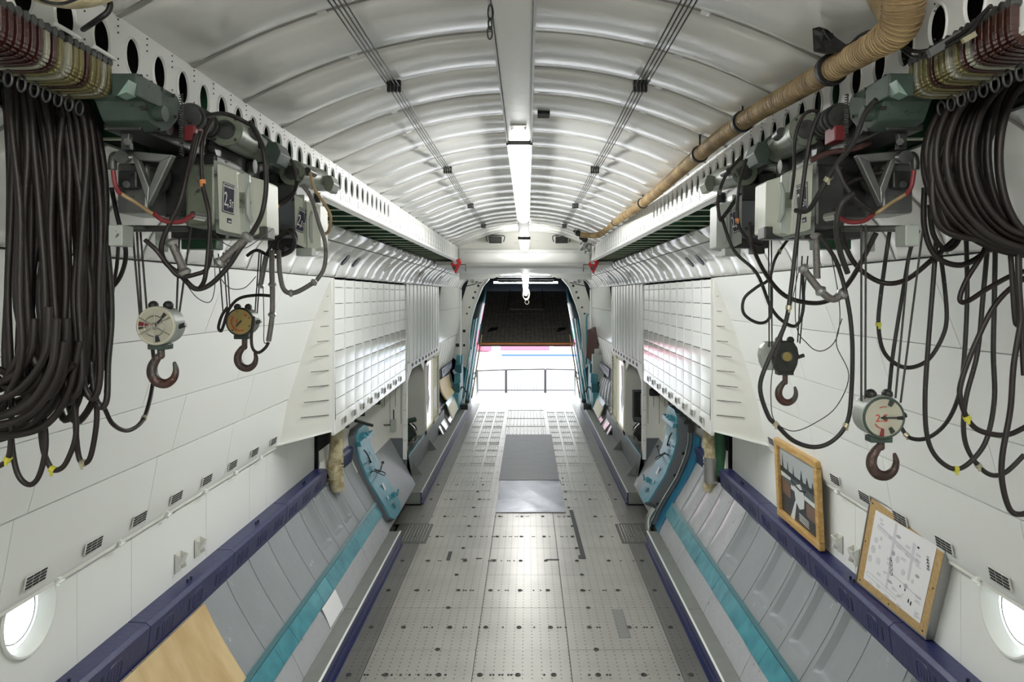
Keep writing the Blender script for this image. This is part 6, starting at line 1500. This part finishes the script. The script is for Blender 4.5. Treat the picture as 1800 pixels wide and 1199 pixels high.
R = [('long dark loop hung at the right end with its foot lowest', [(1796, 560, 2.2), (1782, 640, 2.2), (1776, 720, 2.2), (1762, 800, 2.2), (1762, 850, 2.2), (1775, 895, 2.2), (1796, 904, 2.2), (1830, 890, 2.2)], 10, ()),
     ('steep dark cable dropping beside the right edge', [(1790, 400, 2.2), (1790, 480, 2.2), (1795, 560, 2.2), (1800, 660, 2.2)], 10, ()),
     ('thick dark cable behind the right edge coils', [(1772, 400, 2.25), (1778, 470, 2.25), (1784, 560, 2.25), (1790, 562, 2.25), (1792, 480, 2.25), (1790, 400, 2.25)], 9, ()),
     ('dark loop with a yellow tag sweeping to the right edge', [(1860, 470, 2.3), (1800, 490, 2.3), (1750, 535, 2.3), (1712, 610, 2.3), (1690, 670, 2.3), (1688, 700, 2.3), (1700, 735, 2.3), (1722, 757, 2.3), (1765, 765, 2.3), (1800, 752, 2.3), (1850, 720, 2.3)], 9.5, ((.62, BRS),)),
     ('dark loop between the right edge and the red marked block, yellow tag', [(1750, 400, 2.45), (1748, 520, 2.45), (1746, 620, 2.45), (1748, 700, 2.45), (1735, 770, 2.45), (1710, 808, 2.45), (1680, 825, 2.45), (1648, 806, 2.45), (1630, 768, 2.45), (1626, 700, 2.45), (1632, 600, 2.45), (1640, 500, 2.45), (1646, 420, 2.45)], 8.5, ((.52, BRS),)),
     ('dark loop with a pale tag low on the right', [(1738, 410, 2.5), (1728, 520, 2.5), (1718, 620, 2.5), (1698, 700, 2.5), (1694, 760, 2.5), (1706, 800, 2.5), (1735, 832, 2.5), (1765, 832, 2.5), (1800, 800, 2.5)], 8.5, ((.72, TAG),)),
     ('dark cable bent in a sharp hook left of the right edge', [(1740, 395, 2.35), (1730, 440, 2.35), (1700, 490, 2.35), (1687, 525, 2.35), (1700, 530, 2.35), (1740, 505, 2.35), (1790, 480, 2.35), (1850, 470, 2.35)], 9, ()),
     ('wide dark loop across the upper right wall', [(1560, 300, 2.5), (1480, 330, 2.6), (1478, 400, 2.65), (1500, 460, 2.65), (1545, 495, 2.65), (1590, 493, 2.6), (1640, 455, 2.5), (1700, 400, 2.45)], 9, ()),
     ('dark loop under the right coils', [(1625, 330, 2.4), (1625, 400, 2.4), (1645, 450, 2.4), (1690, 466, 2.4), (1735, 440, 2.4), (1755, 405, 2.4)], 10, ()),
     ('smaller dark loop under the right coils', [(1634, 360, 2.42), (1640, 410, 2.42), (1660, 438, 2.42), (1680, 430, 2.42), (1694, 400, 2.42)], 9, ()),
     ('dark U loop with a yellow tag behind the red marked block', [(1564, 405, 2.75), (1556, 460, 2.75), (1548, 520, 2.75), (1544, 570, 2.75), (1552, 615, 2.75), (1575, 640, 2.75), (1602, 646, 2.75), (1632, 632, 2.75), (1655, 596, 2.75), (1664, 560, 2.75), (1660, 500, 2.75), (1652, 440, 2.75)], 7.5, ((.28, BRS),)),
     ('dark cable dropping to the red marked block', [(1615, 405, 2.8), (1600, 440, 2.8), (1586, 520, 2.8), (1570, 620, 2.8), (1562, 700, 2.8)], 7, ()),
     ('dark cable looping out from the red marked block to the right', [(1584, 752, 2.72), (1600, 770, 2.7), (1630, 770, 2.65), (1662, 745, 2.6), (1684, 700, 2.55), (1694, 640, 2.5), (1700, 520, 2.5), (1698, 410, 2.5)], 7.5, ((.12, TAG),)),
     ('tall slim dark loop left of the red marked block', [(1620, 400, 2.85), (1640, 440, 2.85)], 6, ())]
for lab, pts, px, tg in R[:-1]: cable('hanging_cable', lab, pts, px, CAB2 if px < 9 else CAB, 6, tags=tg)
R2 = [('long dusty loop hanging from the near right hoist with brass tags', [(1440, 200, 2.9), (1425, 240, 2.9), (1412, 320, 2.9), (1398, 440, 2.9), (1390, 510, 2.9), (1380, 570, 2.9), (1352, 630, 2.9), (1336, 680, 2.9), (1350, 730, 2.9), (1366, 748, 2.9), (1395, 775, 2.9), (1432, 786, 2.9), (1465, 774, 2.9), (1490, 740, 2.9), (1497, 680, 2.9), (1498, 600, 2.9), (1490, 530, 2.9), (1470, 460, 2.9), (1440, 415, 2.9)], 8, CAB2, ((.26, TAG), (.5, TAG), (.72, TAG))),
      ('dark loop curling left of the sight glass hook block', [(1405, 395, 3.6), (1365, 450, 3.6), (1352, 490, 3.6), (1330, 505, 3.6), (1308, 525, 3.6), (1308, 552, 3.6), (1335, 568, 3.6), (1354, 555, 3.6), (1356, 500, 3.6)], 5.5, CAB2, ((.12, TAG),)),
      ('dark cable sagging from the far right hoist to the near one', [(1317, 390, 3.5), (1322, 430, 3.5), (1345, 480, 3.4), (1380, 520, 3.3), (1430, 533, 3.2), (1468, 522, 3.1), (1500, 485, 3.0), (1540, 410, 2.9)], 8, CAB, ()),
      ('dark cable falling in a curve from the far right control box', [(1268, 380, 3.8), (1290, 440, 3.8), (1330, 480, 3.75), (1355, 540, 3.7), (1378, 566, 3.7), (1400, 572, 3.7), (1412, 540, 3.7), (1410, 470, 3.7)], 6, CAB2, ()),
      ('black cable arching over the near right motor', [(1440, 195, 2.9), (1415, 200, 2.9), (1398, 240, 2.9), (1396, 300, 2.95), (1390, 350, 3.0)], 6, CAB, ()),
      ('thick dark cable crossing the near right control box', [(1540, 175, 2.6), (1520, 200, 2.65), (1500, 250, 2.7), (1470, 290, 2.75), (1440, 340, 2.8), (1420, 370, 2.85), (1398, 370, 2.9)], 9, CAB2, ((.62, TAG),)),
      ('dark cable branching down from the near right control box', [(1470, 290, 2.72), (1485, 325, 2.72), (1510, 355, 2.72), (1535, 372, 2.75)], 9, CAB2, ()),
      ('brown hose beside the near right control box', [(1425, 282, 2.9), (1460, 268, 2.9), (1500, 262, 2.9), (1530, 250, 2.9)], 10, mat('rust_hose', (70, 42, 38), .6, bump=.4, bscale=60), ()),
      ('dark hose bending under the near right casting', [(1500, 340, 2.7), (1478, 360, 2.7), (1470, 400, 2.72), (1476, 440, 2.75), (1490, 480, 2.78)], 10, CAB2, ()),
      ('black cable along the left of the far right hoist', [(1304, 275, 3.7), (1275, 310, 3.7), (1262, 350, 3.7), (1265, 385, 3.7)], 6, CAB, ((.6, HOS),)),
      ('second black cable beside the far right hoist', [(1312, 280, 3.7), (1300, 320, 3.7), (1296, 370, 3.7), (1300, 400, 3.7), (1320, 425, 3.7), (1340, 430, 3.7), (1350, 400, 3.7)], 6, CAB, ((.45, ORA),)),
      ('short dark cable bunch over the far right control box', [(1300, 340, 3.75), (1280, 370, 3.72), (1266, 388, 3.7)], 7, CAB2, ())]
for lab, pts, px, m_, tg in R2: cable('power_cable', lab, pts, px, m_, 6, tags=tg)
conduit('grey corrugated conduit hanging under the near right hoist', [(1410, 470, 2.9), (1425, 490, 2.9), (1446, 515, 2.9), (1465, 526, 2.9), (1482, 516, 2.9)], 13, [(1412, 474), (1444, 513), (1481, 517)])
conduit('upright rust coloured conduit under the near right hoist', [(1434, 410, 2.95), (1435, 450, 2.95), (1436, 490, 2.95)], 12, [(1435, 414)])
for lab, pts in (('thin wire hanging beside the long dusty loop', [(1405, 400, 2.95), (1398, 560, 2.95), (1420, 605, 2.95), (1445, 617, 2.95), (1470, 595, 2.95), (1476, 540, 2.95), (1460, 440, 2.95)]),
                 ('thin wire following the foot of the long dusty loop', [(1368, 748, 2.88), (1395, 758, 2.88), (1430, 745, 2.88), (1470, 715, 2.88), (1492, 660, 2.88), (1470, 605, 2.88), (1480, 560, 2.88)]),
                 ('thin wire dropping past the sight glass hook block', [(1405, 470, 3.0), (1385, 560, 2.95), (1358, 650, 2.9), (1356, 720, 2.9), (1364, 745, 2.9)])):
    cable('thin_wire', lab, pts, 1.8, CAB3, 6, cat='wire', n=5)

# ================================================================== TAIL: ramp, struts, seats, barrier, outside
t = thing('tail_ramp', 'dark planked cargo ramp door raised in the tail opening', 'ramp', (XC, 27, 1.85))
A = Vector((0, 26.7, 1.88)); Bv = Vector((0, 33.6, 3.75)); hw0, hw1 = 1.75, 1.78
dirv = (Bv - A).normalized(); nr = Vector((0, -dirv.z, dirv.y))
MB().prism([A + Vector((XC - hw0, 0, 0)), A + Vector((XC + hw0, 0, 0)), Bv + Vector((XC + hw1, 0, 0)), Bv + Vector((XC - hw1, 0, 0))], nr * -.08).build('ramp_core', DKB, t)
for i in range(22):
    for j in range(4):
        x0 = XC - hw0 + i * 3.5 / 22; a = A.lerp(Bv, j / 4 + .002); b2 = A.lerp(Bv, (j + 1) / 4 - .004); o_ = nr * (.012 + .006 * random.random())
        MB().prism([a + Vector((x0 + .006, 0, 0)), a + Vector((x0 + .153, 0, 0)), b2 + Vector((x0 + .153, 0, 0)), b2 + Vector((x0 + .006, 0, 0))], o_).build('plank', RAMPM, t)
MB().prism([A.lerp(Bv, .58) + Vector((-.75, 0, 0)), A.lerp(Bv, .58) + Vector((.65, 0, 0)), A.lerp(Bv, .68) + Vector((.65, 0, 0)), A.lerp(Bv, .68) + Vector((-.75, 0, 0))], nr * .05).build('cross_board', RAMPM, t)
for x in (-.78, .68): MB().cyl(A.lerp(Bv, .58) + Vector((x, -.0, .07)), A.lerp(Bv, 1) + Vector((x, -.0, .07)), .02).build('side_rod', IRN, t)
MB().box((XC - 1.78, 26.6, 1.80), (XC + 1.78, 26.72, 1.87)).build('orange_edge', ORA, t, bevel=.01)
MB().box((XC - 1.7, 26.62, 1.74), (XC + 1.7, 26.7, 1.795)).build('rubber_seal', IRD, t)
for x in (-1.3, 1.3): MB().prism([A.lerp(Bv, .16) + Vector((x - .2, 0, 0)), A.lerp(Bv, .2) + Vector((x + .15, 0, 0)), A.lerp(Bv, .24) + Vector((x + .2, 0, 0)), A.lerp(Bv, .23) + Vector((x - .1, 0, 0))], nr * .03).build('dark_lug', BLK, t)
# lower ramp to the ground
t = snode('trim_11', (XC, 24.5, 0)); t['label'] = 'pale lowered ramp sloping to the ground'
for i in range(5):
    MB().prism([(XC - 1.77 + i * .708 + .004, 24.5, 0), (XC - 1.77 + (i + 1) * .708 - .004, 24.5, 0), (XC - 1.77 + (i + 1) * .708 - .004, 36, -1.16), (XC - 1.77 + i * .708 + .004, 36, -1.16)], (0, 0, -.06)).build('ramp_plate', FL, t)
# struts, curtains, rails beside the opening
for s in (-1, 1):
    for i, (x0, y0, x1, y1, Y0, Y1, m_, r) in enumerate([(834, 562, 811, 712, 23.2, 22.0, TE, .022), (838, 560, 815, 712, 23.2, 22.1, W, .018), (841, 560, 819, 712, 23.2, 22.2, TE, .026), (845, 570, 824, 705, 23.3, 22.4, TE, .018), (847, 588, 829, 700, 23.8, 23.4, DUC, .022)]):
        o = MB().cyl(M(x0, y0, Y0, s), M(x1, y1, Y1, s), r, n=10).build('ramp_strut', m_, None, smooth=50)
        tag(o, '%s ramp strut on the %s, %s counted outward' % ({0: 'thin teal', 1: 'white', 2: 'thick teal', 3: 'slim teal', 4: 'tan'}[i], SIDE[s], ['fifth', 'fourth', 'third', 'second', 'first'][i]), 'strut', 'ramp struts on the %s' % SIDE[s])
    c = M(818, 700, 22.1, s)
    t = thing('strut_foot', 'dark oily foot fitting of the ramp struts on the %s' % SIDE[s], 'fitting', c)
    MB().obox(M(817, 715, 22, s), (.1, 0, 0), (0, .15, 0), (0, 0, .08)).build('foot', IRD, t, bevel=.02)
    MB().tube(crom([M(812, 718, 21.9, s), M(806, 700, 21.9, s), M(812, 680, 21.9, s), M(820, 690, 21.9, s)], 5), .018, 8).build('hose_loop', BLK, t, smooth=60)
    MB().ball(M(822, 705, 22, s), .07, 8).build('knuckle', IRN, t, smooth=50)
    # white side gate at the ramp head
    t = thing('side_gate', 'small white gate beside the ramp head on the %s' % SIDE[s], 'gate', M(832, 700, 25, s))
    for (x, y0, y1) in ((826, 662, 704), (838, 650, 696)): MB().box(M(x, y1, 25.2, s) - Vector((.02, .02, 0)), M(x, y0, 25.2, s) + Vector((.02, .02, 0))).build('post', W, t)
    for dy in (0, 8): MB().obox((M(826, 664 + dy, 25.2, s) + M(838, 652 + dy, 25.2, s)) / 2, (M(838, 652, 25.2, s) - M(826, 664, 25.2, s)) / 2, (0, .02, 0), (0, 0, .03)).build('rail', W, t)
    # teal steps
    for q in range(5):
        o = MB().box((XC + s * 1.93, 21.3 + q * .32, .25), (XC + s * 2.12, 21.6 + q * .32, .75 + q * .25)).build('teal_step', [TE, TD][q % 2], None, bevel=.01)
        tag(o, 'teal equipment step by the ramp opening on the %s, %s from the front' % (SIDE[s], ['first', 'second', 'third', 'fourth', 'fifth'][q]), 'step', 'teal steps on the %s' % SIDE[s])
    # folded boards and cloth on the tail side wall
    o = MB(); swept(o, [(1.98, .3), (2.10, .62)], 19.6, 21.6, .03, s, inset=.05); tag(o.build('cloth_cover', CLO, smooth=60), 'crumpled white cloth draped low before the ramp on the %s' % SIDE[s], 'cloth')
    o = MB(); swept(o, [(2.10, .62), (2.16, .72)], 19.4, 22.3, .03, s, inset=.08); tag(o.build('teal_rail', TE), 'teal rail above the white cloth on the %s' % SIDE[s], 'rail')
    t = thing('navy_panel', 'navy strip panel high on the tail side wall, %s' % SIDE[s], 'panel', (XC + s * 2.2, 20.5, 1.45))
    MB().obox((XC + s * 2.23, 21.0, 1.50), (0, 1.3, 0), (s * .01, 0, .11), (.012, 0, 0)).build('strip', BL, t, bevel=.004)
    mb = MB()
    for q in range(9): mb.box((XC + s * 2.205, 19.95 + q * .24, 1.46 - .03 * (q % 2)), (XC + s * 2.215, 20.03 + q * .24, 1.56))
    mb.build('white_marks', INKL, t)
# left curved plywood board, right ribbed silver panel
mb = MB(); q = [P(773, 668, 19.7), P(790, 657, 22.0), P(801, 687, 21.9), P(787, 704, 19.6)]
g = []
for i in range(7):
    v = i / 6; a = q[0].lerp(q[3], v); b2 = q[1].lerp(q[2], v); bow = Vector((-.05, 0, -.03)) * sin(pi * v); g.append([a.lerp(b2, u / 3) + bow for u in range(4)])
mb.slab(g, [[p + Vector((-.03, 0, -.02)) for p in r] for r in g]); tag(mb.build('curved_board', PLY2, smooth=50), 'pale curved plywood board leaning on the left wall before the ramp', 'board')
t = thing('ribbed_panel', 'silver panel with slanting ribs on the right wall before the ramp', 'panel', P(1066, 690, 20.5))
q = [P(1056, 660, 22.6), P(1078, 672, 19.4), P(1072, 714, 19.4), P(1046, 682, 22.6)]
MB().prism(q, (.03, 0, -.02)).build('sheet', GS, t)
for i in range(6):
    u = (i + .5) / 6; a = q[0].lerp(q[1], u); b2 = q[3].lerp(q[2], u); MB().cyl(a + Vector((-.02, 0, 0)), b2 + Vector((-.02, 0, 0)), .035, n=8).build('rib', GS, t, smooth=50)
mb = MB()
for i in range(6): mb.ball(q[3].lerp(q[2], (i + .5) / 6) + Vector((-.03, 0, .0)), .05, 8)
mb.build('rib_caps', W, t, smooth=60)
t = thing('grey_box', 'grey box cabinet before the ramp on the right', 'cabinet', P(1055, 672, 22)); a = P(1042, 672, 22.0); b2 = P(1062, 624, 22)
MB().box(a, b2 + Vector((0, .4, 0))).build('case', BXG, t, bevel=.01); MB().box(P(1046, 624, 22), P(1054, 614, 22) + Vector((0, .2, 0))).build('cap', BXG, t, bevel=.01)
t = thing('leather_cover', 'dark brown leather cover hanging on the right frame', 'cover', P(1044, 605, 22.4))
MB().prism([P(1033, 580, 22.6), P(1047, 574, 22.5), P(1056, 592, 22.4), P(1052, 612, 22.4), P(1040, 636, 22.5), P(1030, 628, 22.6)], (0, .12, 0)).build('cover', PWB, t, bevel=.02)
MB().torus(P(1052, 602, 22.3), (0, 1, 0), .05, .015, 14, 6).build('ring', IRN, t, smooth=60)
o = MB().tube(crom([P(1034, 552, 22.9), P(1031, 560, 22.9), P(1031, 600, 22.9), P(1030, 640, 22.9)], 5), .03, 8).build('teal_pipe', TE, None, smooth=60); tag(o, 'thin teal pipe running down the right frame', 'pipe')
t = thing('grey_leaf', 'dark grey bent flap on the left before the steps', 'flap', P(806, 655, 22)); MB().prism([P(795, 652, 22.2), P(803, 642, 22.6), P(813, 664, 22.4), P(802, 664, 22)], (0, .05, 0)).build('flap', G1, t)
# lamps and fittings at the head of the frame
for s in (-1, 1):
    c = M(812, 492, 22.6, s)
    t = thing('frame_fitting', 'cluster of steel fittings at the top of the %s frame' % SIDE[s], 'fitting', c)
    MB().ball(c, .12 if s > 0 else .07, 10).build('lamp_bowl', SIL, t, smooth=60)
    for q in range(3): MB().cyl(c + Vector((-s * (.12 + .14 * q), 0, -.05 * q)), c + Vector((-s * (.22 + .14 * q), 0, .08 - .08 * q)), .05, n=10).build('cylinder', ALU, t, smooth=40)
    MB().cyl(c + Vector((-s * .1, 0, -.2)), c + Vector((-s * .6, 0, -.08)), .015).build('rod', IRN, t)
# crowd barriers at the foot of the ramp
for i, (xa, xb, ya, yb) in enumerate([(839, 889, 652, 650), (890, 958, 650, 649), (959, 1011, 649, 650)]):
    Yb = 35.75; t = thing('crowd_barrier', 'low steel crowd barrier at the foot of the ramp, ' + ['left', 'middle', 'right'][i] + ' one', 'barrier', P((xa + xb) / 2, 688, Yb), 'crowd barriers behind the aircraft')
    MB().cyl(P(xa, ya, Yb), P(xb, yb, Yb), .03, n=8).build('top_rail', FNC, t, smooth=50); MB().cyl(P(xa, 686, Yb), P(xb, 686, Yb), .025, n=8).build('bottom_rail', FNC, t, smooth=50)
    for x in (xa + .5, xb - .5): MB().cyl(P(x, 650, Yb), P(x, 690.5, Yb), .035, n=8).build('post', FNC, t, smooth=50)
    n = int((xb - xa) / 4.6)
    for k in range(1, n): 
        x = xa + (xb - xa) * k / n; MB().cyl(P(x, 650, Yb), P(x, 686, Yb), .012, n=6).build('bar', FNC, t)
# outside
g_ = struct(MB().box((-60, 24.6, -1.5), (60, 140, -1.16)).build('ground', TAR))
o = MB().box((5, 62, -1.16), (40, 95, -1.1)).build('grass_strip', GRS); o['kind'] = 'structure'
t = thing('pink_pavilion', 'washed-out pink and white pavilion beyond the barriers on the left', 'building', (-3, 62, -1.16))
MB().box((-10, 62.0, -1.1), (-3.2, 66, 2.2)).build('wall', PVB, t); MB().box((-3.8, 61.5, -1.1), (-3.0, 61.9, 2.8)).build('corner_post', PNK, t); MB().box((-10, 61.7, 2.2), (-3.0, 61.95, 2.7)).build('fascia', PNK, t); MB().box((-10, 61.75, -1.1), (-3.81, 61.95, .6)).build('base_band', PNK, t)
for i, (x, w_) in enumerate(((-2.2, 4), (2.2, 3.0), (5.6, 6))):
    tag(MB().box((x, 60 + i, -.95 + .25 * i), (x + w_, 60.3 + i, -.35 + .3 * i)).build('banner', PNK), 'pale pink banner low beyond the barriers, ' + ['left', 'middle', 'right'][i], 'banner', 'pink banners outside')
tag(MB().box((-2, 57, -1.15), (9, 57.2, -1.0)).build('kerb_line', mat('kerb_blue', (90, 120, 200), .7)), 'blue kerb line on the ground beyond the barriers', 'kerb')
# outer shell so that no daylight leaks between the linings
oh = snode('wall_outer', (XC, 10, 0)); oh['label'] = 'added shell blocking stray daylight behind the linings'
MB().box((XC - 3.3, -1.7, 4.95), (XC + 3.3, 23.5, 5.0)).build('outer_roof', DKB, oh)
MB().box((XC - 3.3, -1.7, -.3), (XC + 3.3, 24.4, -.25)).build('outer_keel', DKB, oh)
for s in (-1, 1):
    X = XC + s * 3.25
    for (y0, y1, z0, z1) in ((-1.7, 3.5, -.3, 5), (5.3, 23.5, -.3, 5), (3.5, 5.3, -.3, 1.1), (3.5, 5.3, 2.4, 5)):
        MB().box((X, y0, z0), (X + s * .05, y1, z1)).build('outer_plate', DKB, oh)
    for (y0, y1, z0, z1) in ((3.5, 3.52, 1.1, 2.4), (5.28, 5.3, 1.1, 2.4), (3.5, 5.3, 1.1, 1.12), (3.5, 5.3, 2.38, 2.4)):  # added tunnel walls keep porthole daylight out of the lining cavity
        MB().box((XC + s * 2.65, y0, z0), (X, y1, z1)).build('porthole_baffle', W, oh)
    MB().prism([(XC + s * 2.36, 23.45, -.3), (XC + s * 3.3, 23.45, -.3), (XC + s * 3.3, 23.45, 5), (XC + s * 1.5, 23.45, 5), (XC + s * 1.5, 23.45, 4.2), (XC + s * 1.75, 23.45, 3.7), (XC + s * 2.0, 23.45, 2.9), (XC + s * 2.2, 23.45, 2.0)], (0, .05, 0)).build('outer_frame', DKB, oh)
    MB().prism([(XC + s * 1.8, 23.45, -.3), (XC + s * 2.4, 23.45, -.3), (XC + s * 2.4, 23.45, 1.6), (XC + s * 1.8, 23.45, 1.6)], (0, .05, 0)).build('outer_frame', TD, oh)
